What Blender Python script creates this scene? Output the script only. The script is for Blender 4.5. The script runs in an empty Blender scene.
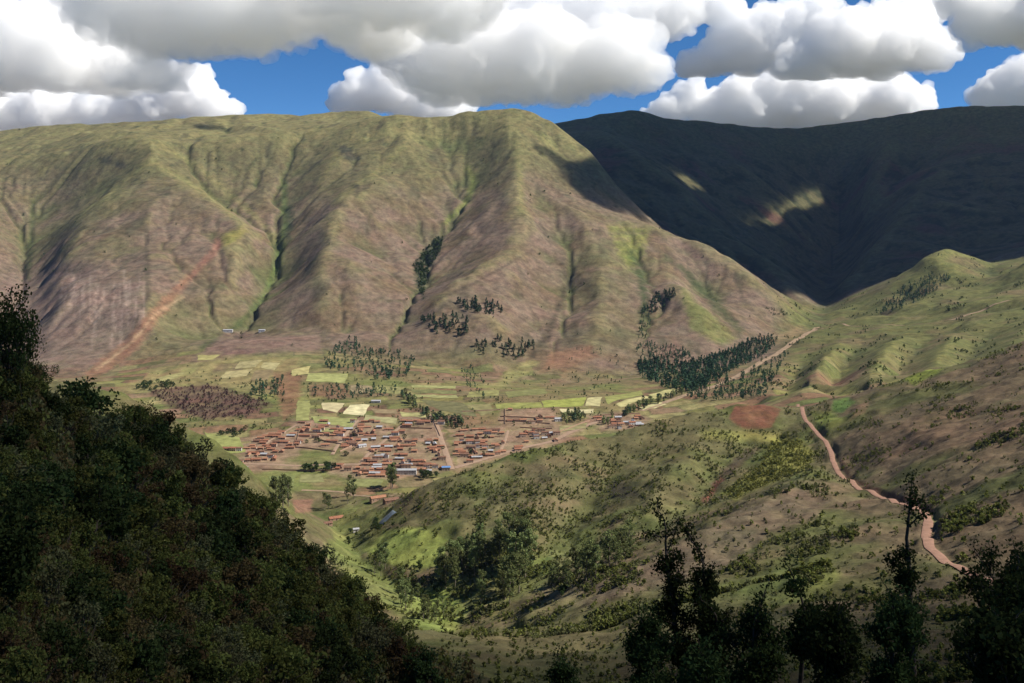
import bpy, math, random
import numpy as np

random.seed(7)
RNG = np.random.default_rng(11)
scene = bpy.context.scene
COL = scene.collection

# ------------------------------------------------------------------ camera
FOCAL = 35.0
FPX = 1024 * FOCAL / 36.0           # focal length in pixels
HOR = 230.0                         # picture row of the horizon
CAMZ = 350.0                        # metres above the village floor
cam_data = bpy.data.cameras.new('camera')
cam_data.lens = FOCAL
cam_data.sensor_width = 36.0
cam_data.shift_y = -(341.5 - HOR) / 1024.0
cam_data.clip_start = 0.5
cam_data.clip_end = 60000
cam = bpy.data.objects.new('camera', cam_data)
COL.objects.link(cam)
cam.location = (0, 0, CAMZ)
cam.rotation_euler = (math.pi / 2, 0, 0)
scene.camera = cam

# ------------------------------------------------------------------ light
SUN_EL = math.radians(47)
SUN_AZ = math.radians(95)           # clockwise from +Y (the view direction)
SUN = np.array([math.sin(SUN_AZ) * math.cos(SUN_EL), math.cos(SUN_AZ) * math.cos(SUN_EL), math.sin(SUN_EL)])
sun_data = bpy.data.lights.new('sun', 'SUN')
sun_data.energy = 5.0
sun_data.angle = math.radians(0.53)
sun_data.color = (1.0, 0.95, 0.86)
sun = bpy.data.objects.new('sun', sun_data)
COL.objects.link(sun)
sun.location = (3000, 0, 5000)
sun.rotation_euler = (math.pi / 2 - SUN_EL, 0, math.pi - SUN_AZ)

scene.view_settings.view_transform = 'Standard'
scene.view_settings.look = 'None'
scene.view_settings.gamma = 1.0
scene.view_settings.use_curve_mapping = False
scene.view_settings.exposure = 0.58
scene.cycles.use_denoising = True
scene.cycles.max_bounces = 36
scene.cycles.diffuse_bounces = 2
scene.cycles.volume_bounces = 36
scene.cycles.transparent_max_bounces = 6

def lin(r, g, b):
    f = lambda c: c / 12.92 if c <= 0.04045 else ((c + 0.055) / 1.055) ** 2.4
    return (f(r / 255), f(g / 255), f(b / 255))

# ------------------------------------------------------------------ sky
def build_world():
    w = bpy.data.worlds.new('World'); scene.world = w; w.use_nodes = True
    nt = w.node_tree; N = nt.nodes; L = nt.links
    bg = N['Background']
    sky = N.new('ShaderNodeTexSky'); sky.sky_type = 'NISHITA'; sky.sun_disc = False
    sky.sun_elevation = SUN_EL; sky.sun_rotation = SUN_AZ
    sky.altitude = 3600; sky.air_density = 0.6; sky.dust_density = 0.0; sky.ozone_density = 3.0
    hs = N.new('ShaderNodeHueSaturation'); hs.inputs['Hue'].default_value = 0.497
    hs.inputs['Saturation'].default_value = 1.22; hs.inputs['Value'].default_value = 0.9
    L.new(sky.outputs[0], hs.inputs['Color']); L.new(hs.outputs[0], bg.inputs[0])
    bg.inputs[1].default_value = 0.10
build_world()

# ------------------------------------------------------------------ helpers
def _hash(ix, iy, seed):
    h = (ix.astype(np.int64) * 374761393 + iy.astype(np.int64) * 668265263 + seed * 974634777) & 0x7fffffff
    h = ((h ^ (h >> 13)) * 1274126177) & 0x7fffffff
    return (h ^ (h >> 16)) & 0xffff

def gnoise(x, y, seed=0):
    x = np.asarray(x, float); y = np.asarray(y, float)
    ix = np.floor(x); iy = np.floor(y)
    fx = x - ix; fy = y - iy
    u = fx * fx * fx * (fx * (fx * 6 - 15) + 10)
    v = fy * fy * fy * (fy * (fy * 6 - 15) + 10)
    def g(dx, dy):
        a = _hash(ix + dx, iy + dy, seed) * (2 * math.pi / 65536)
        return np.cos(a) * (fx - dx) + np.sin(a) * (fy - dy)
    a = g(0, 0); b = g(1, 0); c = g(0, 1); d = g(1, 1)
    return ((a + (b - a) * u) * (1 - v) + (c + (d - c) * u) * v) * 1.5

def fbm(x, y, octs=5, seed=0, gain=0.5):
    s = 0; a = 1.0; n = 0
    for o in range(octs):
        s = s + a * gnoise(x, y, seed + o * 17); n += a
        x = x * 2.03 + 5.1; y = y * 2.03 + 1.7; a *= gain
    return s / n * 1.4

def sstep(a, b, x):
    t = np.clip((x - a) / (b - a), 0, 1)
    return t * t * (3 - 2 * t)

def pz(py, Y):                       # height of a point seen at row py at depth Y
    return CAMZ - (py - HOR) * Y / FPX

# ------------------------------------------------------------------ terrain: ridge and gully lines (column, row, depth in metres)
LINES = [
 # back crest and front crest of the sunlit massif
 [(-420,150,4700),(-100,138,4600),(0,130,4500),(50,127,4450),(105,127,4450),(150,121,4500),(196,114,4550),(240,119,4550),(262,116,4600),(300,115,4600),(345,114,4550),(372,114,4450)],
 [(-420,175,3950),(-100,168,3900),(0,160,3850),(60,148,3850),(110,138,3820),(149,136,3800),(190,142,3860),(240,137,3900),(300,132,3950),(345,124,4000),(385,114.5,4000),(440,110,3950),(470,106.5,3950),(512,103,3950),(535,107,3950),(552,118,3900)],
 [(-420,170,5600),(0,160,5600),(300,150,5600),(450,150,5400),(540,165,5000)],
 # left spur
 [(149,136,3800),(152,160,3600)],
 [(152,160,3600),(120,185,3430),(88,208,3270),(70,240,3030),(60,290,2700),(55,350,2300)],
 [(152,160,3600),(200,190,3370),(245,225,3130),(243,260,2880),(226,300,2650),(200,340,2350)],
 [(150,250,2880),(150,310,2450),(140,360,2230)],
 [(149,136,3800),(200,169,3640),(250,211,3400),(278,242,3200)],
 [(178,165,3720),(222,202,3530),(262,240,3290)],
 [(112,172,3640),(78,205,3480),(52,235,3280)],
 [(38,165,3850),(33,230,3450),(30,280,3080),(25,330,2640),(20,362,2280)],
 [(-30,175,3700),(-20,230,3230),(-25,290,2760),(-30,350,2330)],
 [(-120,175,3850),(-115,240,3300),(-120,300,2800),(-120,355,2330)],
 [(-220,180,3700),(-230,250,3150),(-240,310,2650),(-240,355,2250)],
 # gully between left and middle spurs
 [(292,165,3770),(285,188,3620),(285,226,3370),(281,243,3260),(278,264,3100),(263,299,2840),(234,329,2600),(199,349,2420)],
 # middle spur
 [(410,113,3960),(404,144,3740),(383,168,3560),(352,188,3350),(330,222,3040),(320,260,2780),(322,300,2580),(332,333,2420)],
 [(345,124,4000),(338,150,3720),(318,190,3450),(300,240,3100)],
 # gully between middle and main spurs
 [(444,120,3970),(455,160,3790),(467,190,3590),(446,223,3360),(431,245,3190),(417,265,3040),(424,298,2780),(406,326,2540),(392,348,2380)],
 # main spur
 [(505,107,3950),(514,140,3690),(520,175,3410),(522,225,3040)],
 [(522,225,3040),(480,262,2790),(440,298,2590),(420,335,2420)],
 [(522,225,3040),(505,280,2720),(492,330,2430),(485,365,2260)],
 [(535,190,3460),(557,240,3200),(570,283,2920),(560,303,2780),(546,338,2540),(528,360,2330),(495,380,2200)],
 [(540,112,3950),(550,160,3640),(575,215,3280),(600,262,2960),(598,310,2640),(590,345,2420)],
 # right end of the massif
 [(552,119,3900),(578,141,3840),(603,160,3770),(600,190,3560),(620,210,3440),(650,225,3330),(679,229,3290),(702,237,3220),(729,254,3130),(758,277,3030),(785,303,2950),(806,326,2890)],
 [(625,225,3330),(629,262,3070),(643,283,2930),(645,318,2700),(634,345,2460),(640,368,2340)],
 [(655,240,3200),(662,265,3010),(683,290,2810),(702,320,2620),(716,347,2480)],
 [(672,245,3230),(684,268,3110),(704,291,2980),(727,315,2810),(745,334,2620)],
 # behind the massif's right end: hidden side valley
 [(560,170,4300),(620,205,4150),(680,255,3950),(740,290,3750),(790,315,3550)],
 # toe of the massif
 [(-420,370,2100),(-100,371,2120),(0,372,2150),(60,378,2150),(120,370,2180),(200,352,2260),(260,342,2340),(320,342,2370),(392,352,2330),(470,372,2240),(540,384,2150),(600,382,2200),(640,374,2290),(700,364,2390),(745,352,2520),(790,338,2750),(812,326,2980)],
 # valley floor, fans and village
 [(-420,385,1991),(100,385,1991),(300,385,1991),(450,388,1970),(560,395,1910),(620,400,1870),(650,400,1886),(700,385,2036),(740,368,2222),(780,348,2531),(815,326,2986),(821,317,3300),(823,312,3700),(826,302,4250),(831,282,4900),(836,250,5500),(840,210,6100),(842,165,6550)],
 [(-420,410,1797),(100,410,1797),(400,410,1797),(560,415,1770),(620,420,1755),(680,412,1800)],
 [(-420,440,1621),(100,440,1621),(500,440,1621),(580,445,1600)],
 [(-420,470,1452),(150,470,1452),(440,472,1440)],
 [(-420,490,1352),(200,490,1352),(400,492,1345)],
 [(420,500,1310),(500,485,1400),(600,462,1490),(660,440,1580),(720,420,1700),(760,406,1800)],
 # dark mountain
 [(548,119,5900),(600,112.5,6000),(640,111,6200),(700,119,6500),(750,126,6700),(800,127.5,6900),(850,121,6900),(900,113.5,6800),(940,108,6700),(970,103,6600),(1024,105.5,6600),(1200,112,6500),(1440,125,6500)],
 [(600,130,5500),(640,158,4950),(700,205,4450),(760,257,4020),(800,294,3720),(815,309,3600)],
 [(700,135,6100),(735,165,5750),(780,205,5450),(810,245,5200),(826,278,4900)],
 [(660,140,5900),(690,175,5350),(735,215,4950)],
 [(985,125,6300),(950,160,5700),(910,203,4950),(872,250,4300),(845,288,3870),(830,306,3680)],
 [(940,135,6500),(905,165,6050),(880,195,5750)],
 [(885,135,6350),(878,165,5900),(868,205,5400)],
 [(1024,150,5700),(1010,190,5000),(985,230,4400),(965,262,3950)],
 [(1200,150,5600),(1150,200,4700),(1100,250,3900)],
 [(-420,260,9500),(600,180,9500),(1440,180,9500)],
 [(-420,260,15000),(600,240,15000),(1440,240,15000)],
 # sunlit hills at the right, beyond the pass
 [(852,322,3050),(862,309,3130),(900,275,3300),(925,256,3390),(945,245,3420),(962,254,3400),(985,275,3300),(1000,292,3150)],
 [(945,245,3420),(935,275,3150),(925,300,2850),(915,318,2560)],
 [(985,298,2850),(1000,282,2950),(1024,262,3000),(1100,240,3050),(1250,210,3050),(1440,190,3050)],
 [(806,341,2480),(830,335,2500),(870,325,2500),(920,318,2500),(970,308,2550),(1024,296,2600),(1200,270,2600),(1440,250,2600)],
 [(800,352,2350),(782,372,2050),(770,396,1790)],
 [(818,345,2420),(800,368,2140),(786,396,1850)],
 [(845,334,2480),(826,358,2010),(804,392,1700)],
 [(866,330,2470),(856,350,2290),(838,376,2000),(829,392,1860)],
 [(905,330,2350),(884,352,1990),(866,386,1660)],
 [(935,328,2340),(922,345,2200),(905,366,1960),(893,388,1810)],
 [(965,322,2330),(945,348,1980),(928,376,1690)],
 [(1000,318,2350),(985,340,2150),(962,370,1820)],
 [(1040,310,2350),(1020,336,1980),(1000,356,1780)],
 [(772,398,1860),(830,396,1780),(900,400,1600),(1024,385,1560),(1440,350,1500)],
 [(800,425,1430),(900,415,1420),(1024,390,1400)],
 # scrub ridge between the village and the ravine
 [(398,499,1060),(430,482,1040),(480,464,1060),(540,450,1100),(600,437,1150),(640,427,1180),(680,414,1210),(720,405,1240),(760,404,1250),(800,406,1260),(830,398,1250),(880,386,1240),(940,367,1220),(1024,341,1200),(1150,308,1150),(1440,255,1100)],
 [(745,425,1180),(736,452,1100),(715,485,1010),(692,510,905)],
 [(705,428,1160),(692,456,1050),(660,486,960),(632,520,870)],
 [(652,440,1145),(615,478,1050),(580,520,940),(566,548,850)],
 [(600,448,1125),(552,486,990),(525,516,900),(505,545,830)],
 [(520,470,1060),(480,500,990),(455,530,900)],
 # ravine running up from the valley
 [(366,514,1130),(392,508,1090)],
 [(384,533,980),(420,530,930),(447,541,900),(470,546,880)],
 [(362,551,930),(402,568,860),(441,567,850),(470,570,830)],
 [(300,503,1300),(335,525,1150),(358,556,930),(402,592,820),(440,605,770),(500,592,745),(560,572,770),(620,552,800),(680,517,880),(720,487,980),(760,457,1080),(790,428,1180)],
 [(440,605,770),(470,632,660),(520,655,560)],
 # right hill, its road bench and mound
 [(800,406,1260),(812,430,1120),(828,462,980),(850,482,860),(880,496,740),(918,510,620),(930,540,490),(960,567,430),(1024,590,380),(1150,640,340)],
 [(860,400,1180),(900,425,980),(960,440,800),(1024,430,720),(1150,400,700),(1440,340,700)],
 [(930,515,610),(975,490,600),(1024,468,560),(1200,420,500),(1440,370,480)],
 # shoulder of brown pasture above the ravine
 [(430,650,610),(470,634,600),(520,612,590),(580,588,600),(640,562,620),(700,532,660),(750,507,720),(800,484,800),(818,462,900)],
 [(600,640,470),(700,590,490),(800,560,500),(860,530,560)],
 # near slope below the camera
 [(560,665,420),(640,645,420),(720,625,410),(800,606,400),(900,615,350),(1024,620,320),(1440,560,280)],
 [(560,720,260),(700,700,220),(800,670,220),(900,665,220),(1024,650,210),(1440,600,180)],
 [(560,800,90),(700,740,70),(850,750,60),(1024,710,60),(1440,660,50)],
 [(-420,760,12),(0,860,12),(300,960,12),(512,1000,12),(800,1000,12),(1440,800,12)],
 # left hillside in shade
 [(-420,250,70),(-100,335,66),(-20,352,72),(10,352,74),(30,358,78),(42,388,88),(62,416,100),(100,424,130),(140,427,165),(170,442,190),(200,470,220),(240,500,240),(270,522,255),(300,546,265),(330,574,275),(360,604,280),(400,646,285),(430,680,290),(465,705,290),(520,775,290)],
 [(-420,330,40),(-100,420,42),(0,500,50),(100,530,80),(200,570,130),(300,610,190),(380,660,235)],
 [(-420,450,22),(-100,580,25),(0,690,32),(100,690,46),(200,690,72),(300,692,112),(400,712,180)],
 # hidden ground behind the left hillside, and the smooth hill beyond it
 [(-420,420,330),(-100,520,350),(0,560,380),(100,600,430),(200,610,500),(300,620,600),(380,640,650)],
 [(-420,360,1150),(-100,370,1120),(50,379,1100),(90,385,1080),(130,396,1050),(180,421,1010),(215,442,980),(245,470,960),(280,512,950)],
 [(-420,420,1500),(50,425,1500),(150,450,1450)],
]

PX0, PX1 = -420.0, 1440.0
V0, V1 = math.log(12.0), math.log(15500.0)

def solve_macro():
    def grid(step_px, step_v):
        return int(round((PX1 - PX0) / step_px)) + 1, int(round((V1 - V0) / step_v)) + 1
    pts = []
    for L in LINES:
        for (a, b) in zip(L[:-1], L[1:]):
            n = int(max(abs(b[0] - a[0]) / 3, abs(math.log(b[2] / a[2])) / 0.004, 1)) + 1
            za, zb = pz(a[1], a[2]), pz(b[1], b[2])
            for t in np.linspace(0, 1, n):
                Y = a[2] + (b[2] - a[2]) * t
                # straight in the picture, so rows interpolate between the two ends
                py = a[1] + (b[1] - a[1]) * t
                pts.append((a[0] + (b[0] - a[0]) * t, math.log(Y), pz(py, Y)))
    pts = np.array(pts)
    z = None
    for lev in (8, 4, 2, 1):
        nx, nv = grid(7.5 * lev, 0.0075 * lev)
        cx = (pts[:, 0] - PX0) / (PX1 - PX0) * (nx - 1)
        cv = (pts[:, 1] - V0) / (V1 - V0) * (nv - 1)
        ok = (cx >= 0) & (cx <= nx - 1) & (cv >= 0) & (cv <= nv - 1)
        ii = np.round(cx[ok]).astype(int); jj = np.round(cv[ok]).astype(int)
        S = np.zeros((nv, nx)); N = np.zeros((nv, nx))
        np.add.at(S, (jj, ii), pts[ok, 2]); np.add.at(N, (jj, ii), 1)
        M = N > 0
        val = np.where(M, S / np.maximum(N, 1), 0)
        if z is None:
            z = np.full((nv, nx), 200.0)
        else:
            oj = np.linspace(0, z.shape[0] - 1, nv); oi = np.linspace(0, z.shape[1] - 1, nx)
            j0 = np.clip(oj.astype(int), 0, z.shape[0] - 2); i0 = np.clip(oi.astype(int), 0, z.shape[1] - 2)
            fj = (oj - j0)[:, None]; fi = (oi - i0)[None]
            z = (z[j0][:, i0] * (1 - fi) + z[j0][:, i0 + 1] * fi) * (1 - fj) + (z[j0 + 1][:, i0] * (1 - fi) + z[j0 + 1][:, i0 + 1] * fi) * fj
        z = np.where(M, val, z)
        w = 1.85
        jjg, iig = np.indices((nv, nx))
        red = ((jjg + iig) % 2 == 0) & ~M; blk = ((jjg + iig) % 2 == 1) & ~M
        for it in range({8: 700, 4: 300, 2: 160, 1: 90}[lev]):
            for msk in (red, blk):
                P = np.pad(z, 1, mode='edge')
                avg = (P[:-2, 1:-1] + P[2:, 1:-1] + P[1:-1, :-2] + P[1:-1, 2:]) * 0.25
                z = np.where(msk, z + (w if lev > 1 else 1.5) * (avg - z), z)
    for _ in range(1):               # round the creases a little
        P = np.pad(z, 1, mode='edge')
        z = z * 0.4 + 0.15 * (P[:-2, 1:-1] + P[2:, 1:-1] + P[1:-1, :-2] + P[1:-1, 2:])
    vrow = np.exp(V0 + (V1 - V0) * np.arange(z.shape[0]) / (z.shape[0] - 1))[:, None]
    pcol = PX0 + (PX1 - PX0) * np.arange(z.shape[1])[None] / (z.shape[1] - 1)
    g = sstep(2250, 2700, vrow) * 0.55 * (1 - 0.85 * sstep(760, 840, pcol))   # the mountains carry no sharp trenches: rain cuts its own below
    for q in range(14):                  # hollows fill, crests stay sharp
        P = np.pad(z, 1, mode='edge')
        d = 0.25 * (P[:-2, 1:-1] + P[2:, 1:-1] + P[1:-1, :-2] + P[1:-1, 2:]) - z
        z = z + g * np.where(d > 0, d, d * (0.25 if q < 6 else 0.0))
    return z

ZM = solve_macro()

def bilin(Z, fj, fi):
    fj = np.clip(fj, 0, Z.shape[0] - 1.001); fi = np.clip(fi, 0, Z.shape[1] - 1.001)
    j = fj.astype(int); i = fi.astype(int); a = fj - j; b = fi - i
    return (Z[j, i] * (1 - b) + Z[j, i + 1] * b) * (1 - a) + (Z[j + 1, i] * (1 - b) + Z[j + 1, i + 1] * b) * a

# fine grid: columns close together inside the field of view, rows by depth
PXS = np.concatenate([np.arange(PX0, -50, 9.0), np.arange(-50, 1074, 2.0), np.arange(1074, PX1 + 1, 9.0)])
VS = np.concatenate([np.arange(V0, math.log(300), 0.009), np.arange(math.log(300), math.log(1300), 0.0036),
                     np.arange(math.log(1300), math.log(7200), 0.0026), np.arange(math.log(7200), V1, 0.02)])
YS = np.exp(VS)
GX = (PXS[None, :] - 512) / FPX * YS[:, None]
GY = np.repeat(YS[:, None], len(PXS), 1)
GP = np.repeat(PXS[None, :], len(YS), 0)
Z = bilin(ZM, ((VS - V0) / (V1 - V0) * (ZM.shape[0] - 1))[:, None] + 0 * GP, (GP - PX0) / (PX1 - PX0) * (ZM.shape[1] - 1))

# relief too small for the lines above
mt = sstep(1950, 2500, GY) * (1 - sstep(6200, 7000, GY) * 0.6)
slope_gate = sstep(20, 120, Z)
far_mask = mt * slope_gate
Z = Z + far_mask * (40 * fbm(GX / 460 + .3 * fbm(GX / 300, GY / 300, 2, 90), GY / 520, 6, 3, 0.55))
mid = sstep(330, 520, GY) * (1 - sstep(1250, 1400, GY))
Z = Z + mid * (7.0 * fbm(GX / 95, GY / 95, 5, 21) + 2.6 * fbm(GX / 24, GY / 24, 4, 5))
near = 1 - sstep(330, 520, GY)
Z = Z + near * (GY / 300) * 2.6 * fbm(GX / 28, GY / 28, 5, 31)
vall = sstep(1250, 1400, GY) * (1 - mt)
Z = Z + vall * 1.5 * fbm(GX / 80, GY / 80, 3, 41)

def erode(Z, j0, j1, K, iters):
    z = Z[j0:j1].copy(); nv, nx = z.shape
    x = GX[j0:j1]; y = GY[j0:j1]
    dY = np.gradient(YS)[j0:j1][:, None]; dX = y * np.gradient(PXS)[None] / FPX
    area = (dX * dY).ravel()
    accl = None
    for it in range(iters):
        best = np.zeros_like(z); rec = np.arange(nv * nx).reshape(nv, nx).copy(); dist = np.ones_like(z)
        idx = np.arange(nv * nx).reshape(nv, nx)
        for dj in (-1, 0, 1):
            for di in (-1, 0, 1):
                if dj == 0 and di == 0: continue
                a = slice(max(0, -dj), nv - max(0, dj)); b = slice(max(0, -di), nx - max(0, di))
                c = slice(max(0, dj), nv - max(0, -dj)); d = slice(max(0, di), nx - max(0, -di))
                ds = np.hypot(x[c, d] - x[a, b], y[c, d] - y[a, b])
                s = (z[a, b] - z[c, d]) / ds
                up = s > best[a, b]
                best[a, b] = np.where(up, s, best[a, b]); rec[a, b] = np.where(up, idx[c, d], rec[a, b]); dist[a, b] = np.where(up, ds, dist[a, b])
        order = np.argsort(z.ravel(), kind='stable').tolist()
        rl = rec.ravel().tolist(); acc = area.tolist()
        for k in reversed(order):
            r = rl[k]
            if r != k: acc[r] += acc[k]
        accn = np.array(acc)
        F = (K * np.sqrt(accn) / dist.ravel()).tolist(); zl = z.ravel().tolist()
        for k in order:
            r = rl[k]
            if r != k:
                f = F[k]; zl[k] = (zl[k] + f * zl[r]) / (1 + f)
        z = np.array(zl).reshape(nv, nx)
        P = np.pad(z, 1, mode='edge')
        z = z + 0.05 * (P[:-2, 1:-1] + P[2:, 1:-1] + P[1:-1, :-2] + P[1:-1, 2:] - 4 * z)
        accl = accn.reshape(nv, nx)
    return z, accl

ACC = np.full_like(Z, 1e2)
ja, jb = int(np.searchsorted(YS, 1990)), int(np.searchsorted(YS, 7100))
ze, acc = erode(Z, ja, jb, 0.018, 11)
def _blur(A, r):
    A = np.cumsum(np.pad(A, ((r + 1, r), (0, 0)), mode='edge'), 0); A = (A[2 * r + 1:] - A[:-2 * r - 1]) / (2 * r + 1)
    A = np.cumsum(np.pad(A, ((0, 0), (r + 1, r)), mode='edge'), 1); return (A[:, 2 * r + 1:] - A[:, :-2 * r - 1]) / (2 * r + 1)
ze = np.maximum(ze, _blur(_blur(ze, 4), 4) - 15)      # silt fills the narrowest cuts
for _ in range(1):
    P = np.pad(ze, 1, mode='edge'); ze = ze * 0.4 + 0.15 * (P[:-2, 1:-1] + P[2:, 1:-1] + P[1:-1, :-2] + P[1:-1, 2:])
wgt = (far_mask[ja:jb] * sstep(1990, 2250, GY[ja:jb]) * (1 - sstep(6300, 7000, GY[ja:jb])))
ze = np.clip(ze, Z[ja:jb] - 42, Z[ja:jb] + 10)
Z[ja:jb] = Z[ja:jb] * (1 - wgt) + ze * wgt
ACC[ja:jb] = acc

PYV = HOR + (CAMZ - Z) * FPX / GY        # picture row of every ground vertex

def ground(X, Y):
    X = np.asarray(X, float); Y = np.asarray(Y, float)
    p = X / Y * FPX + 512
    return bilin(Z, np.interp(np.log(Y), VS, np.arange(len(VS))), np.interp(p, PXS, np.arange(len(PXS))))

def hit(px, py, ymin=15.0):
    """first ground point along the line of sight through a picture point, no nearer than ymin"""
    fi = float(np.interp(px, PXS, np.arange(len(PXS)))); i = int(fi); b = fi - i
    col = PYV[:, i] * (1 - b) + PYV[:, min(i + 1, len(PXS) - 1)] * b
    j = np.nonzero((YS >= ymin) & (col <= py))[0]
    if len(j) == 0:
        return None
    k = j[0]
    if k > 0 and YS[k - 1] >= ymin and col[k - 1] > py:
        t = (col[k - 1] - py) / (col[k - 1] - col[k])
        Y = YS[k - 1] + (YS[k] - YS[k - 1]) * t
    else:
        Y = YS[k]
    X = (px - 512) / FPX * Y
    return float(X), float(Y), float(ground(X, Y))

def hits(px, py, ymin):
    """hit() for many picture points at once: rows of x, y, z; points that meet no ground are dropped (their indices come second)"""
    px = np.asarray(px, float); py = np.asarray(py, float); j0 = int(np.searchsorted(YS, ymin))
    ci = np.clip(np.round(np.interp(px, PXS, np.arange(len(PXS)))).astype(int), 0, len(PXS) - 1)
    Yo = np.full(len(px), np.nan)
    for c in np.unique(ci):
        k = np.nonzero(ci == c)[0]; cc = PYV[j0:, c]; cm = np.minimum.accumulate(cc)
        j = np.searchsorted(-cm, -py[k], side='left')
        okj = j < len(cm); jj = np.clip(j, 1, len(cm) - 1)
        a, b = cc[jj - 1], cc[jj]; t = np.clip((a - py[k]) / np.where(a - b == 0, 1, a - b), 0, 1)
        t = np.where(j == 0, 0, t)
        y = YS[j0 + jj - 1] + (YS[j0 + jj] - YS[j0 + jj - 1]) * t
        Yo[k] = np.where(okj, y, np.nan)
    good = np.nonzero(~np.isnan(Yo))[0]
    X = (px[good] - 512) / FPX * Yo[good]
    return np.stack([X, Yo[good], ground(X, Yo[good])], 1), good
# ------------------------------------------------------------------ meshes and materials
def mesh_np(name, co, faces, smooth=True):
    me = bpy.data.meshes.new(name)
    co = np.ascontiguousarray(co, np.float32); faces = np.ascontiguousarray(faces, np.int32)
    me.vertices.add(len(co)); me.vertices.foreach_set('co', co.ravel())
    me.loops.add(faces.size); me.loops.foreach_set('vertex_index', faces.ravel())
    me.polygons.add(len(faces))
    me.polygons.foreach_set('loop_start', np.arange(0, faces.size, faces.shape[1], dtype=np.int32))
    me.polygons.foreach_set('use_smooth', np.full(len(faces), smooth))
    me.update(calc_edges=True)
    return me

def set_col(me, col, name='albedo'):
    at = me.color_attributes.new(name, 'FLOAT_COLOR', 'POINT')
    c = np.ones((len(me.vertices), 4), np.float32); c[:, :3] = col
    at.data.foreach_set('color', c.ravel())

def ground_material(name='ground', fine=True):
    m = bpy.data.materials.new(name); m.use_nodes = True
    nt = m.node_tree; N = nt.nodes; L = nt.links; b = N['Principled BSDF']
    b.inputs['Roughness'].default_value = 0.95; b.inputs['Specular IOR Level'].default_value = 0.1
    at = N.new('ShaderNodeAttribute'); at.attribute_name = 'albedo'
    tc = N.new('ShaderNodeTexCoord')
    def noise(scale, detail, rough=0.6):
        n = N.new('ShaderNodeTexNoise'); n.inputs['Scale'].default_value = scale
        n.inputs['Detail'].default_value = detail; n.inputs['Roughness'].default_value = rough
        L.new(tc.outputs['Object'], n.inputs['Vector']); return n.outputs[0]
    def ramp(x, lo, hi, a, c):
        n = N.new('ShaderNodeMapRange'); L.new(x, n.inputs[0])
        for k, v in zip((1, 2, 3, 4), (lo, hi, a, c)): n.inputs[k].default_value = v
        return n.outputs[0]
    def mul(a, c):
        n = N.new('ShaderNodeMath'); n.operation = 'MULTIPLY'; L.new(a, n.inputs[0]); L.new(c, n.inputs[1]); return n.outputs[0]
    n1 = noise(0.045, 13, 0.72)       # tussocks, bare soil and stones from 20 m down to centimetres
    n2 = noise(0.35, 6, 0.65)
    f = mul(ramp(n1, 0.34, 0.66, 0.55, 1.40), ramp(n2, 0.3, 0.7, 0.82, 1.18))
    vm = N.new('ShaderNodeVectorMath'); vm.operation = 'SCALE'; L.new(at.outputs[0], vm.inputs[0]); L.new(f, vm.inputs['Scale'])
    # greener / redder mottling
    n3 = noise(0.02, 9, 0.65)
    mx = N.new('ShaderNodeMix'); mx.data_type = 'RGBA'; mx.blend_type = 'MULTIPLY'; mx.inputs[0].default_value = 1
    cr = N.new('ShaderNodeMix'); cr.data_type = 'RGBA'
    L.new(ramp(n3, 0.38, 0.62, 0, 1), cr.inputs[0])
    cr.inputs[6].default_value = (1.05, 0.98, 0.96, 1); cr.inputs[7].default_value = (0.96, 1.02, 0.95, 1)
    L.new(vm.outputs[0], mx.inputs[6]); L.new(cr.outputs[2], mx.inputs[7])
    L.new(mx.outputs[2], b.inputs['Base Color'])
    bp = N.new('ShaderNodeBump'); bp.inputs['Strength'].default_value = 0.8; bp.inputs['Distance'].default_value = 2.2
    L.new(noise(0.06, 12, 0.68), bp.inputs['Height']); L.new(bp.outputs[0], b.inputs['Normal'])
    return m
GROUND = ground_material()

# ------------------------------------------------------------------ what covers the ground (albedo of soil, grass, crops)
def C(r, g, b, k=0.70):
    c = np.array(lin(r, g, b)) * k
    return c * 0.84 + 0.16 * c.mean()
PINK = C(132,110,92); BROWN = C(122,102,76); OLIVE = C(118,111,72); YELG = C(141,133,82); GREEN = C(94,102,58)
DARKG = C(62,72,46); RED = C(146,100,76); PALE = C(166,142,118)
n_big = fbm(GX / 520, GY / 520, 5, 51); n_mid = fbm(GX / 130, GY / 130, 5, 57); n_sm = fbm(GX / 35, GY / 35, 4, 63)
def mix(c, d, f):
    f = np.clip(f, 0, 1)[..., None]
    return c * (1 - f) + np.asarray(d) * f
# curvature: hollows keep water and grow green, edges dry out
P = np.pad(Z, 6, mode='edge')
def boxblur(A, r):
    A = np.cumsum(np.pad(A, ((r + 1, r), (0, 0)), mode='edge'), 0); A = (A[2 * r + 1:] - A[:-2 * r - 1]) / (2 * r + 1)
    A = np.cumsum(np.pad(A, ((0, 0), (r + 1, r)), mode='edge'), 1); return (A[:, 2 * r + 1:] - A[:, :-2 * r - 1]) / (2 * r + 1)
hollow = (boxblur(boxblur(Z, 8), 8) - Z) / GY * 1000          # + in hollows
hollow_s = (boxblur(Z, 3) - Z) / GY * 1000
col = np.empty(Z.shape + (3,))
col[:] = BROWN
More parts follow.
